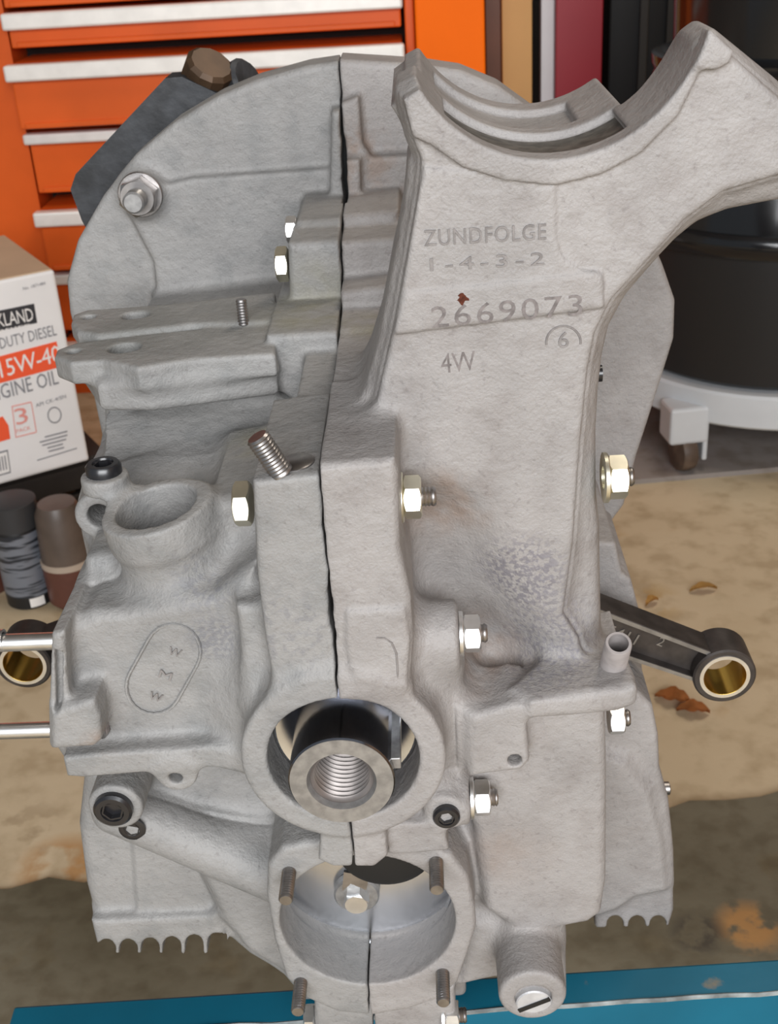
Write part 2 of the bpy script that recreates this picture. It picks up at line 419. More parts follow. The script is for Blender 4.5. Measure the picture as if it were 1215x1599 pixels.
def cuts(g):
    g.sub(CY((PUMP[0], 0.33, PUMP[2]), (PUMP[0], 0.385, PUMP[2]), 0.0356, None, 0.0005), 0.001)
    g.sub(CY((PUMP[0], 0.381, PUMP[2]+0.006), (PUMP[0], 0.410, PUMP[2]+0.006), 0.0405, None, 0.0005), 0.0005)
    g.sub(CY((CX, 0.33, CZ), (CX, 0.395, CZ), 0.0276, None, 0.0005), 0.001)
    for px, py in ((447, 1362), (681, 1348), (470, 1535), (692, 1520)): pass

# ---- left half
def build_left():
    g = Grid((-0.205, 0.338, -0.48), (-0.030, 0.635, -0.062), HV)
    # bell housing
    g.add(PY([(560, 93), (535, 95), (480, 103), (400, 125), (340, 150), (270, 192), (210, 243), (160, 307), (120, 377), (103, 440), (108, 490),
              (128, 570), (145, 620), (160, 690), (300, 760), (560, 760)], 0.60, 0.60, 0.628, 0.003))
    g.add(PY([(200, 333), (240, 292), (300, 278), (528, 262), (560, 262), (560, 700), (260, 700), (247, 480), (240, 410)], 0.596, 0.5955, 0.615, 0.002), 0.003)
    g.add(CYY(220, 306, 0.592, 34, 0.592, 0.61, 0.002), 0.006)
    # ridge along the joint on the bell
    g.add(PY([(517, 175), (560, 170), (560, 360), (520, 362), (514, 330), (516, 250)], 0.585, 0.585, 0.61, 0.002), 0.003)
    # core
    g.add(BX((-0.135, 0.40, -0.36), (-0.03, 0.60, -0.222), 0.004), 0.004)
    g.add(PX([(0.36, -0.24), (0.36, -0.1715), (0.60, -0.168), (0.60, -0.24)], -0.0508, -0.03, 0.0015), 0.003)
    # stepped bosses behind
    g.add(PY([(415, 524), (560, 516), (560, 610), (475, 640), (428, 605), (416, 560)], 0.470, 0.470, 0.60, 0.0025), 0.003)
    g.add(PY([(474, 586), (560, 580), (560, 700), (470, 700)], 0.455, 0.452, 0.50, 0.002), 0.003)
    g.add(PY([(449, 380), (560, 374), (560, 470), (452, 470)], 0.515, 0.515, 0.60, 0.003), 0.003)
    g.add(PY([(463, 346), (560, 340), (560, 400), (463, 400)], 0.540, 0.540, 0.60, 0.003), 0.003)
    # front web and decks under the arms
    g.add(PY([(160, 592), (300, 575), (425, 560), (440, 640), (300, 665), (165, 720)], 0.480, 0.480, 0.60, 0.003), 0.006)
    lo_, hi_, f_ = PZ([(158, 700), (165, 650), (420, 590), (500, 580), (486, 648), (330, 690), (225, 730), (150, 745)], -0.197, -0.27, -0.190, 0.003)
    g.add((lo_, hi_, lambda X, Y, Z: np.maximum(f_(X, Y, Z), ((Z+0.196)-(Y-0.478)*0.42)*0.92)), 0.004)
    lo2, hi2, f2 = PZ([(135, 752), (200, 738), (330, 700), (486, 655), (490, 770), (330, 765), (140, 775)], -0.2105, -0.29, -0.205, 0.003)
    g.add((lo2, hi2, lambda X, Y, Z: np.maximum(f2(X, Y, Z), ((Z+0.212)-(Y-0.43)*0.35)*0.94)), 0.004)
    # two arms
    def arm(pts, z0, z1): g.add(PZ(pts, z1, z0, z1, 0.0018), 0.002)
    arm([(84, 556), (88, 545), (118, 534), (250, 519), (430, 500), (430, 552), (300, 560), (215, 574), (160, 562), (110, 566)], -0.1755, -0.1655)
    arm([(110, 503), (114, 490), (135, 483), (260, 474), (430, 455), (430, 500), (300, 505), (215, 515), (150, 522), (120, 517)], -0.1715, -0.1635)
    g.add(PZ([(118, 545), (230, 538), (430, 505), (430, 565), (230, 590), (150, 590)], -0.171, -0.186, -0.173, 0.003), 0.005)
    def zhole(px, py, Z, rpx):
        c = UZ(px, py, Z); r = rpx*mpp(px, py, c[1]); g.sub(CY((c[0], c[1], Z-0.03), (c[0], c[1], Z+0.01), r, None, 0.0003), 0.001)
    zhole(114, 548, -0.1655, 11); zhole(138, 494, -0.1635, 11)
    for px, py in ((190, 543), (198, 542)): zhole(px, py, -0.1655, 22)
    for px, py in ((206, 492), (216, 491)): zhole(px, py, -0.1635, 17)
    # left wall, ear and plug boss
    g.add(PY([(128, 748), (200, 738), (330, 760), (345, 960), (85, 990), (120, 955), (136, 930), (138, 885), (126, 850), (117, 820), (116, 790)], 0.44, 0.442, 0.52, 0.005), 0.006)
    g.add(CYY(156, 808, 0.424, 41, 0.424, 0.46, 0.002), 0.003)
    EAR = CYY(155, 806, 0.424, 19, 0.40, 0.46, 0.0003)
    c = UZ(163, 742, -0.194); g.add(CY((c[0], c[1], -0.2000), (c[0], c[1], -0.1935), 0.0090, None, 0.001), 0.002)
    # body with the pill badge
    g.add(PY([(82, 990), (140, 958), (200, 955), (330, 930), (400, 880), (440, 1100), (372, 1172), (330, 1186), (100, 1196), (78, 1162)], 0.372, 0.372, 0.46, 0.005), 0.010)
    g.add(PY([(325, 790), (400, 770), (420, 960), (300, 960)], 0.392, 0.394, 0.46, 0.005), 0.012)
    # neck
    T = np.array(pt(243, 790, 0.395)); B = np.array(pt(312, 990, 0.398)); ax = (T-B)/np.linalg.norm(T-B)
    g.add(CY(B, T-ax*0.004, 0.0215, 0.0182, 0.002), 0.009)
    g.add(CY(T-ax*0.012, T, 0.0195, 0.0204, 0.0007), 0.006)
    g.sub(CY(T-ax*0.05, T+ax*0.02, 0.0153, None, 0.0003), 0.0008)
    g.sub(EAR)
    # joint column
    g.add(PY([(394, 752), (560, 733), (575, 1100), (432, 1100), (414, 1000), (401, 900)], 0.35, 0.35, 0.42, 0.002), 0.004)
    g.add(PY([(366, 950), (430, 945), (440, 1100), (385, 1100)], 0.36, 0.361, 0.40, 0.003), 0.006)
    # left flange plate, slotted boss, ledge and ear
    g.add(PY([(80, 990), (101, 986), (104, 1060), (112, 1112), (112, 1166), (78, 1166), (76, 1100)], 0.361, 0.361, 0.43, 0.0018), 0.004)
    g.add(PY([(80, 1112), (130, 1096), (146, 1094), (156, 1120), (158, 1158), (146, 1168), (80, 1172)], 0.357, 0.357, 0.40, 0.0025), 0.004)
    g.sub(PY([(85, 1015), (97, 1020), (97, 1100), (88, 1108)], 0.361, 0.355, 0.365, 0.0005), 0.001)
    g.add(PY([(97, 1184), (150, 1178), (330, 1166), (400, 1180), (405, 1200), (330, 1200), (250, 1206), (130, 1216), (104, 1214)], 0.363, 0.363, 0.39, 0.0018), 0.004)
    g.add(CYY(275, 1210, 0.363, 33, 0.363, 0.376, 0.0012), 0.005)
    g.sub(CYY(274, 1215, 0.363, 11, 0.35, 0.374, 0.0002), 0.0008)
    # sump
    g.add(PY([(128, 1205), (330, 1190), (470, 1290), (470, 1570), (440, 1532), (385, 1500), (345, 1464), (190, 1482), (152, 1474), (130, 1392), (118, 1300)], 0.40, 0.402, 0.50, 0.006), 0.006)
    g.add(PY([(142, 1436), (335, 1427), (354, 1470), (345, 1490), (155, 1490)], 0.397, 0.396, 0.47, 0.0025), 0.004)
    g.add(PY([(340, 1300), (470, 1300), (470, 1560), (440, 1525), (385, 1492), (345, 1440), (290, 1330)], 0.39, 0.3905, 0.44, 0.006), 0.012)
    g.add(PY([(207, 1310), (262, 1318), (300, 1352), (322, 1400), (334, 1440), (216, 1436)], 0.4, 0.4002, 0.42, 0.001), 0.003)
    for cx, cy in ((166, 1484), (200, 1484), (234, 1482), (268, 1480), (303, 1477), (338, 1474)):
        g.sub(PY(scallop(cx, cy, 14.5), 0.396, 0.36, 0.52, 0.0002), 0.001)
    g.add(CAP(pt(182, 1262, 0.392), pt(460, 1372, 0.388), 0.0105, 0.013), 0.008)
    g.add(CYY(180, 1262, 0.374, 43, 0.374, 0.41, 0.0015), 0.004)
    g.add(CYY(206, 1290, 0.386, 26, 0.386, 0.41, 0.0015), 0.003)
    common(g); cuts(g)
    g.clip(lambda X, Y, Z: X-(XS-joint_gap(Y, Z)+joint_wave(Y, Z)))
    return g.mesh('crankcase_half')

# ---- right half
def arc3(a, b, c):
    ax, az = a; bx, bz = b; cx, cz = c
    d = 2*(ax*(bz-cz)+bx*(cz-az)+cx*(az-bz))
    ux = ((ax*ax+az*az)*(bz-cz)+(bx*bx+bz*bz)*(cz-az)+(cx*cx+cz*cz)*(az-bz))/d
    uz = ((ax*ax+az*az)*(cx-bx)+(bx*bx+bz*bz)*(ax-cx)+(cx*cx+cz*cz)*(bx-ax))/d
    return ux, uz, math.hypot(ax-ux, az-uz)
PF = 0.385
SAD = arc3(*[(lambda q: (q[0], q[2]))(U(a, b, PF)) for a, b in ((657, 138), (868, 246), (1083, 96))])
PED_L = [(629, 153), (646, 220), (658, 250), (652, 310), (632, 420), (613, 520), (592, 610), (584, 655), (562, 690)]
PED_R = [(945, 1090), (944, 1000), (942, 850), (936, 800), (934, 700), (937, 630), (944, 570), (955, 525), (985, 472), (1035, 412), (1062, 384), (1100, 357), (1150, 341), (1215, 329), (1290, 318)]
def build_right():
    g = Grid((-0.045, 0.338, -0.48), (0.150, 0.635, -0.030), HV)
    # bell housing
    g.add(PY([(510, 92), (535, 93), (600, 97), (660, 101), (720, 110), (780, 135), (870, 200), (1000, 330), (1036, 415), (1055, 470), (1053, 530), (1031, 600),
              (1012, 660), (995, 712), (975, 790), (945, 830), (900, 860), (510, 860)], 0.60, 0.60, 0.628, 0.003))
    g.add(PY([(510, 170), (560, 150), (566, 225), (580, 245), (700, 240), (700, 640), (510, 640)], 0.592, 0.591, 0.61, 0.002), 0.004)
    g.add(PY([(510, 250), (562, 250), (566, 400), (510, 400)], 0.583, 0.583, 0.60, 0.002), 0.005)
    # core
    g.add(BX((-0.045, 0.405, -0.36), (0.048, 0.60, -0.20), 0.004), 0.004)
    g.add(PX([(0.36, -0.24), (0.36, -0.1665), (0.60, -0.160), (0.60, -0.24)], -0.045, -0.019, 0.002), 0.003)
    g.add(PY([(500, 522), (640, 512), (640, 640), (560, 645), (500, 640)], 0.474, 0.474, 0.60, 0.003), 0.004)
    g.add(PY([(500, 460), (660, 440), (660, 560), (500, 560)], 0.500, 0.500, 0.60, 0.003), 0.003)
    g.add(PY([(500, 380), (626, 372), (640, 470), (500, 470)], 0.520, 0.520, 0.60, 0.003), 0.003)
    g.add(PY([(500, 340), (622, 328), (640, 400), (500, 400)], 0.545, 0.545, 0.60, 0.004), 0.003)
    # generator pedestal: front wall
    sad = [(657, 138), (690, 190), (760, 232), (868, 246), (960, 225), (1030, 175), (1083, 96), (1122, 68), (1215, 138), (1290, 205)]
    front = sad + PED_R[::-1] + [(800, 1110), (640, 1110), (560, 1000), (520, 800), (520, 700)] + PED_L[::-1]
    g.add(PY(front, PF, PF+0.009, 0.4235, 0.005), 0.004)
    g.add(PY([(660, 250), (800, 300), (930, 330), (1010, 400)] + PED_R[:10][::-1] + [(800, 1110), (640, 1110), (560, 1000), (560, 700), (640, 420)], PF, 0.40, 0.455, 0.004), 0.004)
    inner = sad[:-3] + [(1122, 68), (1215, 150), (1290, 215), (1290, 262), (1215, 275), (1130, 300), (1070, 345), (1010, 410), (955, 470), (930, 520), (918, 580), (906, 700), (895, 850), (880, 960), (905, 1000), (915, 1090)] + [(800, 1110), (640, 1110), (560, 1000), (520, 800), (520, 700)] + PED_L[::-1]
    g.add(PY(inner, PF, PF, 0.42, 0.002), 0.012)
    # flange strip on the pedestal's left
    strip = [(640, 255), (637, 330), (612, 440), (594, 540), (573, 605), (545, 660), (530, 690), (700, 700), (800, 400), (700, 260)]
    g.add(PY(strip, 0.394, 0.394, 0.45, 0.003), 0.003)
    # rear of the saddle and the mounting block on the right
    sx, sz, sr = SAD
    th = lambda a: (sx+(sr+0.012)*math.cos(math.radians(a)), sz+(sr+0.012)*math.sin(math.radians(a)))
    el = U(662, 100, 0.44); la = math.degrees(math.atan2(el[2]-sz, el[0]-sx)) % 360
    er = U(951, 147, 0.47); ea = math.degrees(math.atan2(er[2]-sz, er[0]-sx)) % 360
    g.add(PY([th(la+(ea-la)*k/14) for k in range(15)]+[(sx, sz)], 0, 0.40, 0.487, 0.001, True), 0.002)
    g.add(PY([(629, 153), (657, 138), (720, 180), (720, 260), (660, 252)], PF, PF, 0.487, 0.001), 0.001)
    # proud panels on the front
    lip_out = [(645, 214), (672, 226), (724, 262), (790, 282), (868, 290), (940, 272), (1000, 240), (1060, 180), (1098, 104)]
    g.add(PY([(630, 155)]+lip_out+[(1083, 96), (1030, 140), (868, 200), (690, 160), (657, 138)], 0.3826, 0.3826, 0.40, 0.0007), 0.0006)
    g.add(PY([(662, 262), (724, 266), (868, 292), (869, 372), (878, 400), (905, 420), (942, 426), (944, 482), (614, 524), (634, 420), (653, 310)], 0.3842, 0.3841, 0.40, 0.0006), 0.0006)
    g.add(PY([(632, 458), (930, 425), (940, 430), (943, 480), (615, 523)], 0.3834, 0.3833, 0.40, 0.0006), 0.0006)
    g.add(PY([(1105, 42), (1146, 80), (1140, 98), (1118, 109), (1092, 108), (1078, 98), (1071, 78)], 0.382, 0.3815, 0.391, 0.001), 0.0015)
    # hollow beside the crank boss, ribs
    g.sub(CAP(pt(672, 850, 0.379), pt(742, 1055, 0.378), 0.015, 0.026), 0.016)
    # column on the right of the joint
    g.add(PY([(470, 730), (560, 722), (616, 718), (622, 740), (625, 860), (642, 935), (646, 1000), (640, 1075), (470, 1100)], 0.348, 0.3485, 0.42, 0.003), 0.005)
    c0 = np.array(pt(640, 993, 0.374)); c1 = np.array(pt(716, 993, 0.374))
    g.add(CY((XS, c0[1], c0[2]), (c1[0], c0[1], c0[2]), 0.0130, None, 0.002), 0.007)
    c1 = np.array(pt(622, 778, 0.372)); g.add(CY((XS, c1[1], c1[2]), (c1[0], c1[1], c1[2]), 0.0105, None, 0.001), 0.003)
    g.add(PY([(540, 955), (632, 950), (640, 1000), (634, 1072), (600, 1066), (560, 1058), (546, 1040), (540, 1005)], 0.3474, 0.3472, 0.37, 0.0008), 0.001)
    # lower cover, ledge, ears
    g.add(PY([(812, 1100), (946, 1086), (949, 1200), (948, 1380), (940, 1432), (920, 1446), (870, 1455), (800, 1452), (760, 1425), (742, 1300), (700, 1210), (690, 1100)], 0.374, 0.3745, 0.47, 0.0045), 0.006)
    g.add(PY([(820, 1112), (828, 1098), (975, 1076), (987, 1074), (984, 1092), (962, 1103), (836, 1116)], 0.366, 0.366, 0.42, 0.0015), 0.003)
    g.add(PZ([(890, 1000), (946, 1010), (984, 1060), (986, 1076), (830, 1098), (800, 1075)], -0.269, -0.275, -0.2685, 0.0015), 0.009)
    g.add(PY([(735, 1120), (800, 1100), (820, 1104), (828, 1190), (815, 1204), (735, 1214)], 0.362, 0.362, 0.39, 0.0025), 0.004)
    g.sub(CYY(804, 1188, 0.362, 11, 0.35, 0.373, 0.0002), 0.0008)
    g.add(CYY(697, 1270, 0.358, 31, 0.358, 0.40, 0.0015), 0.005)
    c1 = np.array(pt(732, 1248, 0.368)); g.add(CY((XS+0.03, c1[1], c1[2]), (c1[0], c1[1], c1[2]), 0.0095, None, 0.001), 0.004)
    g.add(PY([(606, 1290), (690, 1285), (702, 1330), (640, 1336), (606, 1336)], 0.356, 0.3565, 0.38, 0.0015), 0.003)
    g.add(PY([(690, 1280), (775, 1280), (800, 1480), (700, 1540)], 0.385, 0.385, 0.45, 0.004), 0.012)
    # drain boss
    g.add(PY([(735, 1440), (884, 1440), (886, 1560), (800, 1590), (775, 1530), (720, 1540)], 0.380, 0.380, 0.46, 0.004), 0.008)
    g.add(CYY(832, 1556, 0.352, 53, 0.352, 0.46, 0.002), 0.006)
    # sump side further back
    g.add(PY([(930, 1070), (1000, 1085), (1020, 1105), (1029, 1150), (1031, 1200), (1045, 1250), (1052, 1330), (1053, 1424), (1045, 1450), (930, 1452)], 0.45, 0.45, 0.56, 0.003), 0.004)
    g.add(PY([(930, 1180), (975, 1195), (1010, 1240), (1030, 1310), (1038, 1390), (990, 1400), (960, 1420), (930, 1430)], 0.445, 0.445, 0.50, 0.003), 0.01)
    for cx in (961, 995, 1028): g.sub(PY(scallop(cx, 1446, 13.5), 0.45, 0.42, 0.58, 0.0002), 0.001)
    g.add(PY([(920, 845), (962, 849), (972, 896), (986, 906), (1000, 960), (1003, 1080), (920, 1085)], 0.50, 0.50, 0.57, 0.002), 0.003)
    common(g)
    # saddle bore, with a deeper relief in the middle
    g.sub(CY((sx, 0.30, sz), (sx, 0.60, sz), sr, None, 0.0), 0.0008)
    g.sub(PY([th2 for th2 in [(sx+(sr+0.0030)*math.cos(math.radians(a)), sz+(sr+0.0030)*math.sin(math.radians(a))) for a in range(226, 306, 5)]]+[(sx, sz)], 0, 0.394, 0.426, 0.0006, True), 0.0008)
    g.sub(PY([(sx+(sr+0.003)*math.cos(math.radians(a)), sz+(sr+0.003)*math.sin(math.radians(a))) for a in range(222, 292, 5)]+[(sx, sz)], 0, 0.436, 0.472, 0.0006, True), 0.0008)
    cuts(g)
    g.sub(CYY(833, 1560, 0.352, 29, 0.34, 0.355, 0.0002), 0.0006)
    g.clip(lambda X, Y, Z: (XS+joint_gap(Y, Z)+joint_wave(Y, Z)*0.7)-X)
    return g.mesh('crankcase_half')

eng = thing('engine_crankcase', 'grey cast alloy engine crankcase with generator pedestal and steel studs', 'engine', (XS, 0.45, -0.4725))
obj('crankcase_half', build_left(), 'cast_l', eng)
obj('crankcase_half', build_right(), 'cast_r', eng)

# ------------------------------------------------------------------ engine: steel parts
def nutX(px, py, Y, sgn, af, h, parent=eng, w_r=None, stud_r=0.0035, stud_l=0.005, rot=0.0, mat='zinc', head=False, x_abs=None):
    """nut or bolt head whose axis runs across the case (along x), seat at picture point"""
    p = Vector(pt(px, py, Y)); a = Vector((sgn, 0, 0))
    if x_abs is not None: p.x = x_abs
    q = p.copy(); n = None
    wh = 0.0016 if w_r else 0
    n = obj('bolt_head' if head else 'nut', hexbm(p+a*wh, a, af, h, rot, True), mat, parent, False)
    if w_r: washer(p, a, w_r, af*0.3, wh, n, mat)
    if stud_l: stud(p+a*(wh+h-0.0005), a, stud_r, stud_l, n, 'steel')
    return n
R30 = math.radians(30)
nutX(623, 777, 0.372, 1, 0.0132, 0.0062, w_r=0.0088, stud_l=0.0055, rot=math.radians(12), mat='zincy')
nutX(393, 786, 0.366, -1, 0.0138, 0.0058, stud_l=0, head=True, rot=math.radians(42), mat='zincy')
nutX(717, 990, 0.374, 1, 0.0125, 0.0062, w_r=0.0084, stud_l=0.003, rot=math.radians(14))
nutX(734, 1246, 0.368, 1, 0.0128, 0.0062, w_r=0.0082, stud_l=0.0035, rot=math.radians(10))
nutX(942, 746, 0.395, 1, 0.0140, 0.0068, w_r=0.0092, stud_l=0.003, rot=math.radians(14), mat='zincy')
nutX(950, 1122, 0.40, 1, 0.0118, 0.0062, stud_l=0.003, rot=math.radians(12))
nutX(464, 358, 0.548, -1, 0.0105, 0.0050, stud_l=0, head=True, rot=math.radians(42))
nutX(451, 412, 0.524, -1, 0.0135, 0.0055, stud_l=0, head=True, rot=math.radians(42), mat='zincy')
nutX(493, 1592, 0.380, -1, 0.0125, 0.0050, stud_l=0, head=True, rot=math.radians(42))
nutX(690, 1586, 0.378, 1, 0.0125, 0.0060, stud_l=0.004, rot=math.radians(12), w_r=0.008)
def nutY(px, py, Y, af, h, sr, sl, rot=0, mat='steel', parent=eng):
    p = Vector(pt(px, py, Y)); a = Vector((0, -1, 0))
    n = obj('nut', hexbm(p+a*0.002, a, af, h, rot, True, sr*0.9), mat, parent, False)
    washer(p, a, af*0.66, sr, 0.002, n, mat); stud(p, a, sr, sl, n, 'steel_lt'); return n
nutY(220, 303, 0.592, 0.0165, 0.0075, 0.0052, 0.019, 0.3)
for px, py, L in ((452, 1358, 0.0165), (681, 1342, 0.0165), (470, 1530, 0.0165), (691, 1516, 0.0165)):
    stud(pt(px, py, 0.361), (0, -1, 0), 0.0029, L, eng)
# slanting stud on the left column and its seat
sb = Vector(UZ(440, 738, -0.1685))
s1 = stud(sb, (-0.44, -0.05, 0.9), 0.0040, 0.0150, eng)
obj('washer', lathe(bmesh.new(), [(0, -0.002), (0.0066, -0.002), (0.0066, 0.0006), (0.006, 0.0010), (0, 0.0010)], sb+Vector((0.0038, 0.0062, 0)), (-0.1, 0, 1), 28), 'steel', s1)
a0 = Vector(UZ(381, 508, -0.1655)); stud(a0-Vector((0, 0, 0.001)), (0, 0, 1), 0.0024, 0.0125, eng)
# black socket plugs
def plug(p, axis, r, h, name='socket_plug', flange=True):
    a = Vector(axis).normalized(); ri = r*0.50
    bm = lathe(bmesh.new(), [(0, -0.004), (r*0.8, -0.004), (r*0.8, 0), (r, 0), (r, h*0.7), (r*0.86, h), (r*0.60, h), (r*0.56, h*0.8)], p, axis, 36)
    o = obj(name, bm, 'blackox', eng)
    # hexagon socket: an inner wall and floor
    bm = bmesh.new(); R = frame(axis); P = Vector(p); top = []; bot = []; outr = []
    for k in range(6):
        t = math.pi/3*k+0.2
        top.append(bm.verts.new(P+R @ Vector((ri*math.cos(t), ri*math.sin(t), h*0.82)))); bot.append(bm.verts.new(P+R @ Vector((ri*math.cos(t), ri*math.sin(t), h*0.1))))
        outr.append(bm.verts.new(P+R @ Vector((r*0.6*math.cos(t), r*0.6*math.sin(t), h*0.84))))
    for k in range(6):
        k2 = (k+1) % 6; bm.faces.new((top[k], bot[k], bot[k2], top[k2])); bm.faces.new((outr[k], top[k], top[k2], outr[k2]))
    bm.faces.new(bot); obj('hex_socket', bm, 'blackox', o, False); return o
pz = UZ(163, 738, -0.1935); plug((pz[0], pz[1], -0.1935), (0, 0, 1), 0.0068, 0.0042)
plug(pt(178, 1260, 0.374), (0, -1, 0), 0.0078, 0.0035)
plug(pt(207, 1293, 0.3815), (0, -1, 0), 0.0056, 0.0012)
plug(pt(697, 1271, 0.358), (0, -1, 0), 0.0052, 0.003)
# slotted drain plug
dp = Vector(pt(833, 1560, 0.355)); dr = 28*mpp(833, 1560, 0.352)
d = obj('drain_plug', lathe(bmesh.new(), [(0, -0.002), (dr, -0.002), (dr, 0.0022), (dr*0.93, 0.0028), (0, 0.0028)], dp, (0, -1, 0), 36), 'alu_plug', eng, False)
sm = Matrix.Translation(dp+Vector((0, -0.0029, 0))) @ Matrix.Rotation(math.radians(-27), 4, 'Y')
obj('slot', box(bmesh.new(), (-dr*0.97, -0.0004, -0.0010), (dr*0.97, 0.001, 0.0010), sm), 'gap_black', d, False)
# little pipe on the ledge
p0 = Vector(pt(952, 1060, 0.385)); p1 = Vector(pt(966, 1004, 0.372)); ax = (p1-p0)
Lp = ax.length; rp = 0.0050
obj('breather_pipe', lathe(bmesh.new(), [(0.0075, -0.004), (0.0068, 0.001), (rp, 0.004), (rp, Lp-0.0006), (rp-0.0004, Lp), (rp-0.0013, Lp), (rp-0.0013, Lp-0.020), (0, Lp-0.020)], p0, ax, 32), 'cast_pipe', eng)
# slot face on the left boss
q = Vector(pt(158, 1138, 0.366))
bm = lathe(bmesh.new(), [(0, -0.001), (0.0062, -0.001), (0.0062, 0.0006), (0.0056, 0.0010), (0, 0.0010)], q+Vector((0, 0.004, 0)), (1, -0.25, 0), 28)
sp = obj('screw_plug', bm, 'steel', eng)
sm = Matrix.Translation(q+Vector((0.0011, 0.0037, 0))) @ Matrix.Rotation(math.atan2(0.25, 1)*-1, 4, 'Z')
obj('slot', box(bmesh.new(), (-0.0004, -0.0012, -0.0045), (0.0003, 0.0012, 0.0045), sm), 'stamp', sp, False)

# crankshaft nose
NY = 0.3360; r = 0.0189; ri = 0.0112
cs = obj('crankshaft_nose', lathe(bmesh.new(), [(r-0.0006, 0), (r, 0.0006), (r, 0.075), (0.0272, 0.075), (0.0272, 0.082), (0, 0.082)], (CX, NY, CZ), (0, 1, 0), 64), 'dkchrome', eng)
obj('end_face', lathe(bmesh.new(), [(r-0.0005, 0.0001), (r-0.0005, -0.0002), (ri+0.0012, -0.0002), (ri+0.0002, 0.0020)], (CX, NY, CZ), (0, 1, 0), 64), 'steel_lt', cs, True)
pr = [(ri+0.0002, 0.0020)]; h = 0.0026
while h < 0.034: pr += [(ri, h), (ri-0.0013, h+0.0011), (ri-0.0013, h+0.0014), (ri, h+0.0022)]; h += 0.0024
pr += [(ri-0.001, 0.035), (0, 0.038)]
obj('threaded_bore', lathe(bmesh.new(), pr, (CX, NY, CZ), (0, 1, 0), 64), 'bore', cs, True)
kb = rbox((-0.0018, 0, -0.0024), (0.0022, 0.040, 0.0024), 0.0004, Matrix.Translation((CX+r, NY+0.004, CZ+0.004)))
obj('key', kb, 'steel_lt', cs, False)
obj('oil_slinger', lathe(bmesh.new(), [(0.0182, 0.004), (0.0220, 0.0015), (0.0262, 0), (0.0270, 0.0005), (0.0270, 0.004)], (CX, 0.366, CZ), (0, 1, 0), 64), 'mirror', eng)

# camshaft gear seen through the pump opening
gc = Vector(U(572, 1374, 0.388)); gr = 0.0385
cg = obj('cam_gear_plate', lathe(bmesh.new(), [(0, 0.0015), (0.010, 0.0012), (0.020, 0.0004), (0.028, -0.0004), (gr-0.0022, -0.0010), (gr-0.0018, -0.0034), (gr-0.0004, -0.0036), (gr, -0.0026), (gr, 0.006), (0, 0.006)], gc, (0, 1, 0), 96), 'mirror', eng)
hb = Vector(pt(557, 1398, 0.385))
obj('hub', lathe(bmesh.new(), [(0.0098, 0.004), (0.0098, 0.0002), (0.0090, -0.0006), (0.0060, -0.0006), (0, -0.0006)], hb, (0, 1, 0), 40), 'steel_lt', cg)
bh = obj('bolt_head', hexbm(hb+Vector((0, -0.0006, 0)), (0, -1, 0), 0.0098, 0.0052, 0.2), 'zinc', cg, False)
obj('lock_tab', prism(bmesh.new(), [pt(537, 1362, 0.381), pt(560, 1366, 0.381), pt(594, 1366, 0.381), pt(590, 1380, 0.381), pt(575, 1376, 0.381), pt(572, 1390, 0.381), pt(548, 1380, 0.381), pt(534, 1392, 0.381)], (0, 0.0016, 0)), 'steel', cg, False)
ds = U(602, 1326, 0.378); obj('gap_shade', lathe(bmesh.new(), [(0, 0), (0.0185, 0), (0.0205, 0.001), (0.0205, 0.005), (0, 0.005)], ds, (0, 1, 0), 48), 'gap_black', eng)  # black disc puts in the gap's shade under the tongue

obj('joint_backing', box(bmesh.new(), (XS-0.0025, 0.607, -0.26), (XS+0.0025, 0.622, -0.083)), 'gap_black', eng, False)  # added dark plate, hides the view through the joint
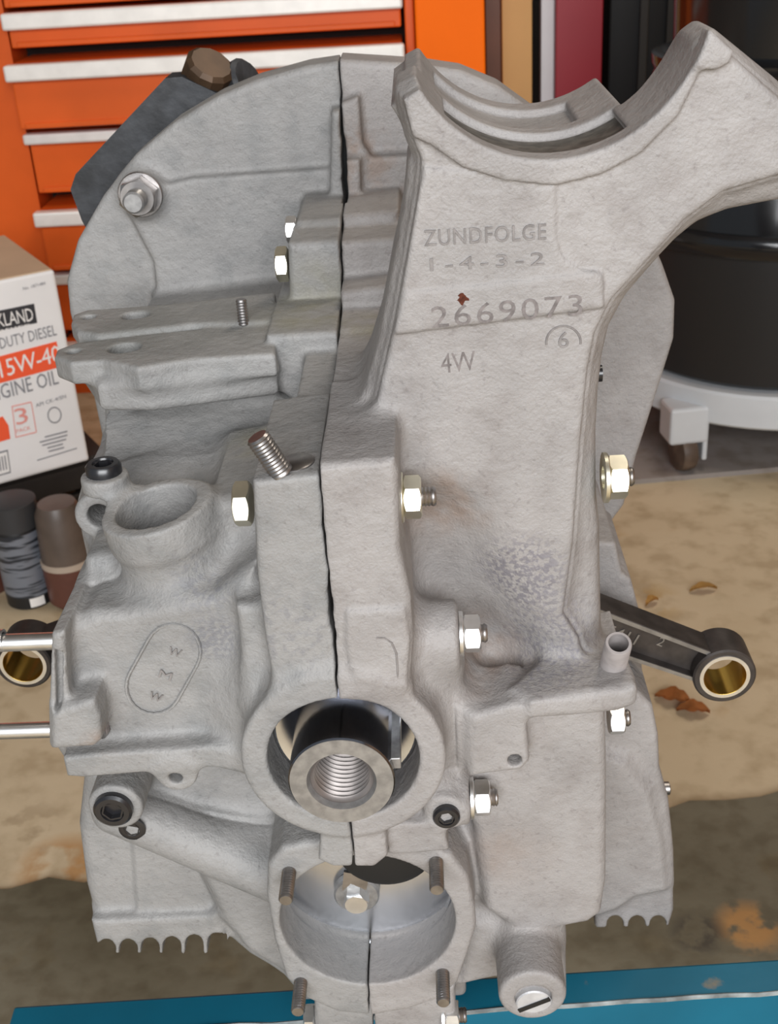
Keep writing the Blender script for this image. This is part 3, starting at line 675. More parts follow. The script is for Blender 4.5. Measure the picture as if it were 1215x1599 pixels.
# connecting rods
def rod(c, y0, y1, ro, ri_, start, ws, name='connecting_rod', text=None):
    """small end at c (x,z); beam to start (x,z) with half widths ws"""
    c = Vector((c[0], 0, c[1])); s_ = Vector((start[0], 0, start[1])); ym = (y0+y1)/2; hw = (y1-y0)/2
    bm = lathe(bmesh.new(), [(ri_, -hw), (ro-0.0008, -hw), (ro, -hw+0.0008), (ro, hw-0.0008), (ro-0.0008, hw), (ri_, hw)], (c.x, ym, c.z), (0, 1, 0), 56, True)
    o = obj(name, bm, 'rodsteel', eng)
    obj('bushing', lathe(bmesh.new(), [(ri_, -hw-0.0002), (ri_, hw), (ri_-0.0012, hw), (ri_-0.0012, -hw-0.0002)], (c.x, ym, c.z), (0, 1, 0), 56, True), 'brass', o)
    obj('bushing_rim', lathe(bmesh.new(), [(ri_+0.0006, -hw-0.0004), (ri_+0.0006, -hw+0.0002), (ri_-0.0011, -hw+0.0002), (ri_-0.0011, -hw-0.0004)], (c.x, ym, c.z), (0, 1, 0), 56, True), 'zinc', o)
    dv = (c-s_).normalized(); nv = Vector((-dv.z, 0, dv.x))
    e = c-dv*(ro*0.80); w0, w1 = ws
    def quad(a, b, wa, wb, ya, yb): return prism(bmesh.new(), [a+nv*wa+Vector((0, ya, 0)), b+nv*wb+Vector((0, ya, 0)), b-nv*wb+Vector((0, ya, 0)), a-nv*wa+Vector((0, ya, 0))], (0, yb-ya, 0))
    obj('web', quad(s_, e, w0*0.8, w1*0.8, ym-0.003, ym+0.003), 'rodsteel', o, False)
    for sg in (1, -1):
        bm = prism(bmesh.new(), [s_+nv*sg*w0+Vector((0, y0+0.002, 0)), e+nv*sg*w1+Vector((0, y0+0.002, 0)), e+nv*sg*(w1-0.0022)+Vector((0, y0+0.002, 0)), s_+nv*sg*(w0-0.0026)+Vector((0, y0+0.002, 0))], (0, y1-y0-0.004, 0))
        obj('flange', bev(bm, 0.0006, 2), 'rodsteel', o, False)
        bm = prism(bmesh.new(), [s_+nv*sg*(w0-0.0003)+Vector((0, y0+0.0017, 0)), e+nv*sg*(w1-0.0003)+Vector((0, y0+0.0017, 0)), e+nv*sg*(w1-0.0021)+Vector((0, y0+0.0017, 0)), s_+nv*sg*(w0-0.0024)+Vector((0, y0+0.0017, 0))], (0, 0.0008, 0))
        obj('ground_edge', bm, 'rodsteel_lt', o, False)
    return o, dv
RY = 0.462
c = U(1132, 1057, RY); s0 = U(820, 946, RY); sc = mpp(1132, 1057, RY)
ro_, dv = rod((c[0], c[2]), RY, RY+0.020, 49*sc, 37*sc, (s0[0], s0[2]), (0.0108, 0.0088))
c = U(36, 1038, 0.49); sc2 = mpp(36, 1038, 0.49); s0 = U(240, 975, 0.49)
rod((c[0], c[2]), 0.49, 0.51, 45*sc2, 35*sc2, (s0[0], s0[2]), (0.0108, 0.0088))
# cylinder studs on the left
for (px, py, Y, r_) in ((82, 1001, 0.405, 0.0036), (80, 1139, 0.40, 0.0034)):
    p = Vector(pt(px, py, Y))
    bm = lathe(bmesh.new(), [(0, -0.02), (r_, -0.02), (r_, 0.115), (r_*0.8, 0.117), (0, 0.117)], p, (-1, 0.0, 0.0), 28)
    obj('cylinder_stud', bm, 'zinc', eng)
n5 = U(6, 1000, 0.405); obj('stud_collar', lathe(bmesh.new(), [(0.0036, 0), (0.0046, 0), (0.0046, 0.012), (0.0036, 0.012)], n5, (-1, 0, 0), 28, True), 'zinc', eng)
pl = Vector(pt(1040, 1231, 0.50)); obj('dowel', lathe(bmesh.new(), [(0, -0.01), (0.0035, -0.01), (0.0035, 0.0015), (0.0028, 0.002), (0, 0.002)], pl, (1, 0, 0), 20), 'steel', eng)
pl = Vector(pt(936, 583, 0.47)); obj('dowel', lathe(bmesh.new(), [(0, -0.04), (0.0035, -0.04), (0.0035, 0.001), (0, 0.001)], pl, (1, 0, 0), 20), 'blackox', eng)

# oil-stained lining of the saddle relief
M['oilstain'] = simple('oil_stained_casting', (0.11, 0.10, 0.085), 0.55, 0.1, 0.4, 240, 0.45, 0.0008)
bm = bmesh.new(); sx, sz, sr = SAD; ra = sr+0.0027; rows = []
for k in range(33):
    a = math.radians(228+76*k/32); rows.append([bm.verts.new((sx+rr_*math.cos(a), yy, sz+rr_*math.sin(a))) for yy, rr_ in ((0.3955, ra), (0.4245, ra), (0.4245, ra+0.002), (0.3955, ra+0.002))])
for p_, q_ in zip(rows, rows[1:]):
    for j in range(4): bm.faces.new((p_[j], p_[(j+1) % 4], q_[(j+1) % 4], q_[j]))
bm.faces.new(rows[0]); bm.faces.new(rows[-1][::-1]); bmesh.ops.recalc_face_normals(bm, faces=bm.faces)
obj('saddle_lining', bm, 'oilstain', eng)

# raised and stamped marks
def text(name, body, px0, px1, py, Y, hpx, mat, parent, depth=0.0004, slope=0.0, rot=None, spacing=1.0):
    cu = bpy.data.curves.new(name, 'FONT'); cu.body = body; cu.size = 1; cu.extrude = 0.5; cu.space_character = spacing; cu.resolution_u = 3
    t = bpy.data.objects.new(name, cu); col.objects.link(t)
    dg = bpy.context.evaluated_depsgraph_get(); dg.update()
    me = bpy.data.meshes.new_from_object(t.evaluated_get(dg)); bpy.data.objects.remove(t); 
    co = np.zeros(len(me.vertices)*3); me.vertices.foreach_get('co', co); co = co.reshape(-1, 3)
    lo = co.min(0); hi = co.max(0)
    a = Vector(U(px0, py, Y)); b = Vector(U(px1, py+slope*(px1-px0), Y)); ln = (b-a); hh = hpx*mpp(px0, py, Y)
    e1 = ln/(hi[0]-lo[0]); e2 = Vector((-ln.z, 0, ln.x)).normalized()*hh/(hi[1]-lo[1])
    if e2.z < 0: e2 = -e2
    nn = Vector((0, -1, 0))*depth
    out = np.array([list(a+e1*(q[0]-lo[0])+e2*(q[1]-lo[1])+nn*(q[2]+0.5)) for q in co])
    me.vertices.foreach_set('co', out.ravel()); me.update()
    o = obj(name, me, mat, parent, False); return o
text('cast_lettering', 'ZUNDFOLGE', 663, 853, 384, 0.3841, 25, 'mark', eng, 0.0005, -0.055, spacing=1.1)
text('cast_lettering', '1-4-3-2', 672, 850, 423, 0.3841, 20, 'mark', eng, 0.0005, -0.055, spacing=1.3)
text('serial_number', '2669073', 675, 910, 512, 0.3833, 34, 'stamp', eng, 0.00012, -0.085, spacing=1.15)
text('stamped_mark', '4W', 690, 744, 583, 0.385, 32, 'stamp', eng, 0.0001, -0.10)
text('cast_mark', '6', 872, 888, 543, 0.385, 26, 'mark', eng, 0.0005, -0.05)
bm = tube(bmesh.new(), [U(880+27*math.cos(math.radians(a)), 535-26*math.sin(math.radians(a)), 0.3850) for a in range(-5, 190, 12)], 0.0004, 6)
obj('cast_mark', bm, 'mark', eng)
bm = bmesh.new()
rr = [pt(722+8*math.cos(t)*(1+0.35*math.sin(3*t+1)+0.2*math.sin(7*t)), 466+8*math.sin(t)*(1+0.3*math.cos(4*t)+0.2*math.sin(5*t)), 0.3833) for t in [2*math.pi*k/18 for k in range(18)]]
obj('rust_spot', prism(bm, rr, (0, -0.0001, 0)), 'rust', eng, False)
text('rod_number', '5411', 944, 990, 990, RY+0.0069, 20, 'rodsteel_lt', ro_, 0.0004, 0.36)
text('rod_number', '2', 1024, 1033, 1006, RY+0.0069, 16, 'rodsteel_lt', ro_, 0.0004, 0.36)
# pill shaped badge on the left body
YB = 0.3712
pc = [(270, 1014, 40), (242, 1075, 40)]
def pill(r_): 
    a0_, a1_ = Vector((270, 1018)), Vector((240, 1072)); dd = (a1_-a0_).normalized(); nrm = Vector((-dd.y, dd.x)); P = []
    for k in range(13):
        t = math.pi*k/12; P.append(a0_+nrm*r_*math.cos(t)-dd*r_*math.sin(t))
    for k in range(13):
        t = math.pi*k/12; P.append(a1_-nrm*r_*math.cos(t)+dd*r_*math.sin(t))
    return P
bd = pill(43)
obj('badge_outline', tube(bmesh.new(), [U(q.x, q.y, YB) for q in bd+bd[:1]], 0.0006, 6), 'cast_l', eng)
for (cx, cy, ch) in ((271, 1014, 'W'), (256, 1050, 'M'), (241, 1084, 'W')):
    text('badge_mark', ch, cx-9, cx+10, cy+7, YB, 15, 'mark', eng, 0.0004, 0.3)
obj('cast_outline', tube(bmesh.new(), [U(a, b, 0.3472) for a, b in ((588, 996), (600, 996), (612, 1004), (619, 1020), (621, 1045), (621, 1075))], 0.0004, 6), 'mark', eng)

# ------------------------------------------------------------------ the stand that carries the engine
st = thing('engine_stand', 'black chipped steel stand arm with brown pipe end behind the bell housing', 'stand', (XS, 0.70, FLOOR))
P = [U(a, b, 0.640) for a, b in ((110, 296), (118, 272), (258, 122), (284, 120), (348, 150), (352, 300), (160, 400), (128, 345))]
obj('arm', prism(bmesh.new(), P, (0, 0.020, 0)), 'blackp', st, False)
pe = Vector(pt(320, 126, 0.655)); obj('pipe_end', lathe(bmesh.new(), [(0, -0.03), (0.0128, -0.03), (0.0128, 0.010), (0.0105, 0.012), (0, 0.012)], pe, (0.35, -0.35, 0.6), 12), 'pipe', st, False)
obj('pipe_collar', lathe(bmesh.new(), [(0, -0.02), (0.012, -0.02), (0.012, 0.006), (0.010, 0.008), (0, 0.008)], pe+Vector((0.016, 0.006, -0.004)), (0.6, -0.3, 0.3), 16), 'blackp', st)
obj('head_plate', rbox((-0.13, 0.641, -0.40), (0.06, 0.656, -0.20), 0.003), 'blackp', st, False)
obj('post', rbox((-0.065, 0.655, FLOOR), (-0.015, 0.715, -0.15), 0.004), 'blackp', st, False)

# ------------------------------------------------------------------ blue beam under the engine
def wornblue(name, c, wear):
    mt, t, b = nt(name); n, r = noise_col(t, 14, tuple(x*0.75 for x in c), c, 0.3, 0.7)
    n2, r2 = noise_col(t, 35, (0, 0, 0), (1, 1, 1), 0.72, 0.78, 8)
    mx = t.nodes.new('ShaderNodeMix'); mx.data_type = 'RGBA'; t.links.new(r2.outputs[0], mx.inputs[0]); t.links.new(r.outputs[0], mx.inputs[6]); mx.inputs[7].default_value = (*wear, 1)
    t.links.new(mx.outputs[2], b.inputs['Base Color']); b.inputs['Roughness'].default_value = 0.45; b.inputs['Specular IOR Level'].default_value = 0.3; bump(t, b, n2.outputs['Fac'], 0.3, 0.001); return mt
M['blue'] = wornblue('worn_blue_paint', (0.006, 0.125, 0.20), (0.16, 0.15, 0.12))
M['edge'] = simple('bare_worn_edge', (0.42, 0.46, 0.46), 0.5, 0.3, 0.5, 90, 0.4)
BZ = -0.4735
bA, bB = Vector(UZ(100, 1566, BZ)), Vector(UZ(1215, 1497, BZ)); be = (bB-bA).normalized(); bn = Vector((be.y, -be.x, 0))
bt = thing('workbench', 'teal blue painted steel bench beam with a scuffed pale front edge', 'workbench', (0.0, 0.42, FLOOR))
ef = Vector(UZ(1000, 1563, BZ)); bwid = (ef-bA).dot(bn)
bx0 = (Vector(UZ(22, 1570, BZ))-bA).dot(be); bx1 = (bB-bA).length+0.25
bmx = Matrix(((be.x, -bn.x, 0, bA.x), (be.y, -bn.y, 0, bA.y), (0, 0, 1, BZ), (0, 0, 0, 1)))
obj('beam', rbox((bx0, -bwid, -0.07), (bx1, 0, 0), 0.0015, bmx), 'blue', bt, False)
obj('bare_edge', tube(bmesh.new(), [bmx @ Vector((bx0+0.004+i*(bx1-bx0-0.01)/40, -bwid+0.0004+0.0004*math.sin(i*2.1), -0.0004+0.0003*math.sin(i*1.3))) for i in range(41)], 0.0011, 6), 'edge', bt)
for lx in (bx0+0.025, bx1-0.03): obj('leg', rbox((lx-0.02, -bwid+0.002, FLOOR-BZ), (lx+0.02, -0.002, -0.068), 0.002, bmx), 'blue', bt, False)

# ------------------------------------------------------------------ garage shell
def floor_surface(name, c0, c1, c2, sc=3.0, stains_or_shades=()):
    mt, t, b = nt(name)
    n1, r1 = noise_col(t, sc, c0, c1, 0.3, 0.7, 8)
    n2, r2 = noise_col(t, sc*9, (0.72, 0.68, 0.62), (1, 1, 1), 0.35, 0.55, 6)
    n3, r3 = noise_col(t, sc*2.3, c2, (1, 1, 1), 0.25, 0.36, 5)
    a = mul(t, r1.outputs[0], r2.outputs[0], 0.8); c = mul(t, a.outputs[2], r3.outputs[0], 0.6)
    out = c.outputs[2]
    for q_ in stains_or_shades: out = stain_or_shade(t, out, *q_)
    t.links.new(out, b.inputs['Base Color']); b.inputs['Roughness'].default_value = 0.75
    bump(t, b, n2.outputs['Fac'], 0.3, 0.004); return mt
M['concrete'] = floor_surface('tan_concrete', (0.46, 0.36, 0.225), (0.58, 0.475, 0.325), (0.75, 0.52, 0.28), 3.0, ((UZ(95, 1352, FLOOR), 0.05, (0.40, 0.20, 0.06), 30, 0.40, 0.55, 0.8), (UZ(30, 1300, FLOOR), 0.06, (0.30, 0.22, 0.13), 40, 0.5, 0.6, 0.5), (UZ(1000, 940, FLOOR), 0.06, (0.42, 0.27, 0.10), 30, 0.48, 0.6, 0.6)))
M['grey_slab'] = floor_surface('grey_concrete', (0.23, 0.20, 0.18), (0.30, 0.27, 0.25), (0.7, 0.6, 0.5))
M['mat'] = floor_surface('dark_floor_sheet', (0.085, 0.072, 0.042), (0.165, 0.145, 0.100), (0.9, 0.75, 0.5), 5, ((UZ(1170, 1455, FLOOR), 0.035, (0.40, 0.20, 0.06), 45, 0.42, 0.52, 0.8), (UZ(1090, 1465, FLOOR), 0.03, (0.035, 0.028, 0.02), 45, 0.42, 0.52, 0.8)))
M['wall'] = simple('dark_plaster', (0.10, 0.095, 0.09), 0.9, 0, 0.3, 3, 0.8)
M['wall_side'] = simple('painted_wall', (0.42, 0.37, 0.31), 0.9, 0, 0.3, 2, 0.9)
M['wall_warm'] = simple('bare_wood_wall', (0.40, 0.25, 0.15), 0.9, 0, 0.3, 2, 0.8)
M['ceil'] = simple('ceiling_boards', (0.20, 0.18, 0.16), 0.9, 0, 0.3, 2, 0.8)
structure(obj('floor', box(bmesh.new(), (-2.6, -2.2, FLOOR-0.05), (2.6, 3.2, FLOOR)), 'concrete', None, False))
structure(obj('wall_back', box(bmesh.new(), (-2.6, 2.9, FLOOR), (2.6, 3.0, 1.6)), 'wall', None, False))
structure(obj('wall_left', box(bmesh.new(), (-2.6, 0.2, FLOOR), (-2.5, 2.9, 1.6)), 'wall_side', None, False))
structure(obj('wall_right', box(bmesh.new(), (1.9, -1.8, FLOOR), (2.0, 2.9, 1.6)), 'wall_warm', None, False))
structure(obj('ceiling', box(bmesh.new(), (-2.6, -0.9, 1.6), (2.6, 3.0, 1.7)), 'ceil', None, False))
# grey strip of floor at the back right
A, B = UZ(985, 757, FLOOR), UZ(1215, 737, FLOOR)
dd = (B-A)/np.linalg.norm(B-A); A2 = A-dd*0.5; B2 = B+dd*1.0; bk_ = np.array([-dd[1], dd[0], 0])*1.0
bm = prism(bmesh.new(), [A2, B2, B2+bk_, A2+bk_], (0, 0, 0.008)); structure(obj('floor', bm, 'grey_slab', None, False))
# thin dark sheet laid over the floor
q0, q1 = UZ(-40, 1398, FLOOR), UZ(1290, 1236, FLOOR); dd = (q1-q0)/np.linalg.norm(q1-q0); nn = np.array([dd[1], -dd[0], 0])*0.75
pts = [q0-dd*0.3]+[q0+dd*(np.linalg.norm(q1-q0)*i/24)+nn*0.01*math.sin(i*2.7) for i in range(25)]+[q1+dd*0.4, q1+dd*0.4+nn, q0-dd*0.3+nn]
tag(obj('floor_surface', prism(bmesh.new(), pts, (0, 0, 0.006)), 'mat', None, False), 'thin dark sheet on the tan concrete floor below the bench', 'floor sheet')

# ------------------------------------------------------------------ orange tool cabinet
M['orange'] = simple('orange_enamel', (0.80, 0.13, 0.018), 0.32, 0.0, 0.35, 6, 0.85)
M['orange_lit'] = simple('lit_orange_enamel', (1.0, 0.165, 0.003), 0.6, 0.0, 0.15, 6, 0.92)  # same enamel on the lit side panel, its light put into the colour
M['alu'] = simple('brushed_aluminium', (0.93, 0.91, 0.87), 0.4, 0.25, 0.5, 30, 0.9)
M['dark'] = simple('dark_inside', (0.02, 0.012, 0.01), 0.9)
TY = 2.15
def zx(px, py, Y=TY): q = U(px, py, Y); return float(q[0]), float(q[2])
xL = zx(8, 40)[0]; xR = zx(628, 30)[0]; xE = zx(756, 60)[0]
tb = thing('tool_cabinet', 'tall orange enamelled tool cabinet with long pale drawer pulls', 'tool cabinet', ((xL+xR)/2, TY+0.25, FLOOR))
bw = 0.03
bm = bmesh.new()
box(bm, (xL-0.30, TY+0.012, FLOOR+0.10), (xL-0.002, TY+0.5, 0.45)); obj('side_post', bm, 'orange', tb, False)
obj('body', box(bmesh.new(), (xL-0.002, TY+0.10, FLOOR+0.10), (xR+0.01, TY+0.5, 0.45)), 'dark', tb, False)
obj('side_post', rbox((xR+0.004, TY+0.0, FLOOR+0.10), (xR+0.020, TY+0.5, 0.45), 0.003), 'orange', tb, False)
obj('side_panel', rbox((xR+0.021, TY-0.03, FLOOR+0.02), (xE, TY+0.5, 0.45), 0.004), 'orange_lit', tb, False)
obj('plinth', box(bmesh.new(), (xL-0.28, TY+0.04, FLOOR), (xE-0.01, TY+0.48, FLOOR+0.101)), 'dark', tb, False)
z_at = lambda py: zx(25, py)[1]
drs = [(-70, 12, 0.0, 12), (20, 76, 0.0, 26), (97, 198, 0.035, 25), (209, 304, 0.0, 16), (326, 420, 0.025, 22), (428, 520, 0.0, 16), (532, 625, 0.02, 20), (640, 730, 0.0, 16)]
for i, (t_, b_, out, hp) in enumerate(drs):
    zt, zb = z_at(t_), z_at(b_); x0 = xL+0.004; x1 = xR-0.002
    dwr = obj('drawer', rbox((x0, TY-out, zb), (x1, TY-out+0.30 if out else TY+0.09, zt), 0.003), 'orange', tb, False)
    obj('drawer_lip', rbox((x0+0.01, TY-out-0.004, zb+0.001), (x1-0.01, TY-out+0.002, zb+0.010), 0.002), 'orange', dwr, False)
    hh = zt-z_at(t_+hp)
    obj('drawer_pull', rbox((x0-0.004, TY-out-0.022, zt-hh), (x1+0.004, TY-out+0.002, zt+0.001), 0.004), 'alu', dwr, False)
# ------------------------------------------------------------------ boards leaning by the cabinet
M['wood'] = simple('pine_board', (0.58, 0.33, 0.12), 0.6, 0, 0.4, 5, 0.85)
M['wood_dk'] = simple('dark_brown_board', (0.15, 0.045, 0.012), 0.4, 0, 0.5, 5, 0.5)  # darker brown than the pine board
M['white'] = simple('white_paint', (0.66, 0.64, 0.66), 0.6, 0, 0.4, 8, 0.9)
M['red'] = simple('dark_red_enamel', (0.29, 0.010, 0.022), 0.4, 0, 0.5, 4, 0.9)
def board(name, a, b, Y, dep, mat, label, cat, top=0.5):
    x0 = zx(a, 60, Y)[0]; x1 = zx(b, 60, Y)[0]
    return tag(obj(name, rbox((x0, Y, FLOOR), (x1, Y+dep, top), 0.002), mat, None, False), label, cat)
board('wooden_board', 758, 783, 2.34, 0.04, 'wood_dk', 'dark reddish brown board beside the orange cabinet', 'board')
board('wooden_board', 784, 831, 2.33, 0.05, 'wood', 'pale tan pine board standing right of the dark board', 'board')
board('white_strip', 845, 866, 2.40, 0.03, 'white', 'narrow white painted strip between pine board and red panel', 'strip')
board('red_panel', 868, 941, 2.38, 0.12, 'red', 'dark red enamelled upright panel behind the generator pedestal', 'panel')
# ------------------------------------------------------------------ black vacuum drum on a white dolly
M['blackg'] = simple('glossy_black_plastic', (0.008, 0.008, 0.009), 0.16, 0.0, 0.6)
M['blackm'] = simple('satin_black_plastic', (0.012, 0.012, 0.013), 0.4, 0.0, 0.5)
M['offw'] = simple('white_plastic', (0.58, 0.60, 0.62), 0.5, 0, 0.4, 12, 0.92)
M['caster'] = simple('caster_rubber', (0.16, 0.11, 0.08), 0.5, 0, 0.4, 40, 0.5)
M['chrome'] = simple('chrome_band', (0.5, 0.52, 0.55), 0.2, 1.0)
RR = 0.25; RYc = 1.87; fy = 1.655; cc = U(1190, 650, RYc); RX = float(cc[0])
zb0 = float(U(1052, 668, fy)[2]); zb1 = float(U(1052, 617, fy)[2]); zr = float(U(1070, 404, fy)[2]); zr2 = float(U(1070, 368, fy)[2])
zl = float(U(1150, 130, fy)[2])
dl = thing('drum_dolly', 'white ring dolly on casters carrying the black drum', 'dolly', (RX, RYc, FLOOR))
obj('ring', lathe(bmesh.new(), [(0.20, zb0), (RR-0.004, zb0), (RR, zb0+0.004), (RR, zb1-0.004), (RR-0.004, zb1), (0.20, zb1)], (RX, RYc, 0), (0, 0, 1), 72, True), 'offw', dl)
for k, a in enumerate((-1, 0, 1, 2)):
    cpx = Vector(U(1052, 667, fy)); a0 = math.atan2(cpx.y-RYc, cpx.x-RX)+a*math.pi/2
    c_, s_ = math.cos(a0), math.sin(a0); bx_ = RX+(RR+0.004)*c_; by_ = RYc+(RR+0.004)*s_
    mt = Matrix.Translation((bx_, by_, 0)) @ Matrix.Rotation(0.15 if a == 0 else a0, 4, 'Z')
    br = obj('caster_bracket', rbox((-0.030, -0.022, zb0-0.030), (0.030, 0.03, zb1-0.024), 0.005, mt), 'offw', dl, False)
    obj('fork', rbox((0.022, -0.02, zb0-0.060), (0.030, 0.02, zb0-0.02), 0.003, mt), 'offw', br, False)
    wr = (zb0-0.02-FLOOR)/2-0.004
    wc = mt @ Vector((0.0, 0.0, FLOOR+0.008+wr)); axw = (mt.to_3x3() @ Vector((1, 0.1, 0)))
    obj('wheel', lathe(bmesh.new(), [(0, -0.013), (wr*0.7, -0.013), (wr*0.94, -0.011), (wr, -0.005), (wr, 0.005), (wr*0.94, 0.011), (wr*0.7, 0.013), (0, 0.013)], wc, axw, 32), 'caster', br)
dr_ = thing('vacuum_drum', 'large glossy black round drum vacuum standing on the white dolly', 'vacuum', (RX, RYc, zb1))
obj('tank', lathe(bmesh.new(), [(0, zb1), (RR-0.03, zb1), (RR-0.015, zb1+0.01), (RR-0.004, zr-0.02), (RR-0.004, zr), (0, zr)], (RX, RYc, 0), (0, 0, 1), 72), 'blackm', dr_)
obj('rim', lathe(bmesh.new(), [(RR-0.02, zr), (RR+0.010, zr), (RR+0.016, zr+0.008), (RR+0.016, zr2-0.008), (RR+0.010, zr2), (RR-0.02, zr2)], (RX, RYc, 0), (0, 0, 1), 72, True), 'blackg', dr_)
obj('lid', lathe(bmesh.new(), [(0, zr2), (RR+0.004, zr2), (RR, zr2+0.03), (RR-0.05, zl-0.01), (RR-0.045, zl), (RR-0.045, zl+0.012), (RR-0.06, zl+0.016), (0, zl+0.016)], (RX, RYc, 0), (0, 0, 1), 72), 'blackg', dr_)
obj('motor_head', lathe(bmesh.new(), [(0, zl+0.016), (RR-0.075, zl+0.016), (RR-0.07, zl+0.18), (RR-0.12, zl+0.24), (0, zl+0.25)], (RX, RYc, 0), (0, 0, 1), 72), 'blackg', dr_)
# dark shelving behind, with upright ribs
M['rib'] = simple('dark_grey_metal', (0.030, 0.028, 0.026), 0.6)
x0 = zx(952, 60, 2.55)[0]; x1 = zx(1330, 60, 2.55)[0]
sh = thing('black_locker', 'black ribbed metal locker standing behind the black drum', 'locker', ((x0+x1)/2, 2.7, FLOOR))
obj('body', rbox((x0, 2.56, FLOOR), (x1, 2.85, 0.5), 0.004), 'blackm', sh, False)
for a, b in ((998, 1012), (1040, 1064), (1115, 1121)):
    obj('rib', rbox((zx(a, 60, 2.55)[0], 2.548, FLOOR+0.05), (zx(b, 60, 2.55)[0], 2.562, 0.48), 0.003), 'rib', sh, False)

# ------------------------------------------------------------------ oil carton, can and jars at the left
M['carton'] = simple('white_card', (0.80, 0.79, 0.79), 0.75, 0, 0.3, 15, 0.95)
M['kraft'] = simple('brown_card', (0.60, 0.44, 0.30), 0.85, 0, 0.3, 12, 0.9)
M['ink'] = simple('black_ink', (0.03, 0.03, 0.035), 0.7)
M['inkg'] = simple('grey_ink', (0.22, 0.22, 0.24), 0.7)
M['inko'] = simple('orange_ink', (0.86, 0.10, 0.03), 0.7)
M['inkr'] = simple('pale_red_ink', (0.75, 0.30, 0.26), 0.7)
M['inkw'] = simple('white_ink', (0.82, 0.80, 0.78), 0.7)
BZ0 = FLOOR+0.10
c0 = Vector(UZ(140, 719, BZ0)); c1 = Vector(UZ(0, 757, BZ0)); e = (c0-c1).normalized(); nb = Vector((-e.y, e.x, 0))     # nb points away from the camera
top = Vector(ray(89, 421)); # height where the upright at c0 meets that ray
tt = (c0.x*top.x+c0.y*top.y)/(top.x**2+top.y**2); hB = top.z*tt-BZ0
WB, DB = 0.30, 0.24
bxm = Matrix(((e.x, nb.x, 0, c0.x), (e.y, nb.y, 0, c0.y), (0, 0, 1, BZ0), (0, 0, 0, 1)))
ct = thing('oil_carton', 'white cardboard carton of engine oil with orange band and black lettering', 'carton', tuple(c0+e*(-WB/2)+nb*DB/2))
obj('carton_body', rbox((-WB, 0, 0), (0, DB, hB), 0.004, bxm), 'carton', ct, False)
obj('top_flaps', rbox((-WB+0.003, 0.003, hB-0.001), (-0.003, DB-0.003, hB+0.0015), 0.001, bxm), 'kraft', ct, False)
bi = bxm.inverted()
def on_face(px, py):
    d_ = Vector(ray(px, py)); n_ = nb; t_ = c0.dot(n_)/d_.dot(n_); return bi @ (d_*t_)
def patch(name, pts, mat, lift=0.0006, parent=ct):
    P_ = [on_face(*q) for q in pts]
    return obj(name, prism(bmesh.new(), [bxm @ Vector((p.x, -lift, p.z)) for p in P_], tuple((bxm.to_3x3() @ Vector((0, lift, 0))))), mat, parent, False)
def ftext(body, px0, py0, px1, py1, hpx, mat, lift=0.0009, parent=ct, sp=1.0, name='print'):
    cu = bpy.data.curves.new(name, 'FONT'); cu.body = body; cu.size = 1; cu.space_character = sp; cu.resolution_u = 2
    t = bpy.data.objects.new(name, cu); col.objects.link(t); dg = bpy.context.evaluated_depsgraph_get(); dg.update()
    me = bpy.data.meshes.new_from_object(t.evaluated_get(dg)); bpy.data.objects.remove(t)
    co = np.zeros(len(me.vertices)*3); me.vertices.foreach_get('co', co); co = co.reshape(-1, 3); lo = co.min(0); hi = co.max(0)
    a = on_face(px0, py0); b = on_face(px1, py1); hh = (on_face(px0, py0-hpx)-a).z
    out = [list(bxm @ Vector((a.x+(b.x-a.x)*(q[0]-lo[0])/(hi[0]-lo[0]), -lift, a.z+(b.z-a.z)*(q[0]-lo[0])/(hi[0]-lo[0])+hh*(q[1]-lo[1])/(hi[1]-lo[1])))) for q in co]
    me.vertices.foreach_set('co', np.array(out).ravel()); me.update(); return obj(name, me, mat, parent, False)
patch('logo_panel', [(-60, 497), (53, 474), (58, 504), (-55, 528)], 'ink')
ftext('KIRKLAND', -29, 516, 53, 500, 21, 'inkw', sp=0.95)
ftext('Signature', -40, 528, 47, 509, 6, 'inkw')
patch('orange_band', [(-90, 580), (88, 533), (97, 572), (-80, 620)], 'inko')
ftext('15W-40', 2, 590, 96, 563, 27, 'inkw', sp=0.95)
ftext('HEAVY DUTY DIESEL', -52, 558, 89, 523, 18, 'inkg')
ftext('ENGINE OIL', -25, 631, 92, 599, 24, 'inkg')
ftext('3', 26, 664, 45, 659, 26, 'inkr')
ftext('PACK', 26, 676, 48, 670, 6, 'inkr')
for a, b in (((18, 634), (48, 627)), ((48, 627), (56, 674)), ((56, 674), (24, 682)), ((24, 682), (18, 634))):
    patch('badge_frame', [a, b, (b[0]+(1.5 if a[0] == b[0] or abs(a[1]-b[1]) > 20 else 0), b[1]+1.6), (a[0]+(1.5 if abs(a[1]-b[1]) > 20 else 0), a[1]+1.6)], 'inkr')
patch('drop_mark', [(-20, 660), (4, 650), (13, 664), (16, 685), (-14, 694)], 'inko')
ftext('API CK-4/SN', 56, 636, 103, 621, 6, 'inkg')
ftext('No. 1871484', 36, 453, 71, 444, 5, 'inkg')
ring_ = [(85+11*math.cos(2*math.pi*k/20), 648+13*math.sin(2*math.pi*k/20)) for k in range(20)]
for k in range(20):
    a, b = ring_[k], ring_[(k+1) % 20]; patch('seal_mark', [a, b, (85+(b[0]-85)*0.85, 648+(b[1]-648)*0.85), (85+(a[0]-85)*0.85, 648+(a[1]-648)*0.85)], 'inkg')
for i, (a, b) in enumerate(((70, 105), (62, 105), (66, 103), (74, 98), (76, 100))): patch('fine_print', [(a, 684-(a-60)*0.26+i*6), (b, 684-(b-60)*0.26+i*6), (b, 686-(b-60)*0.26+i*6), (a, 686-(a-60)*0.26+i*6)], 'inkg')
patch('fine_print', [(58, 718), (120, 699), (120, 700.5), (58, 719.5)], 'inkg')
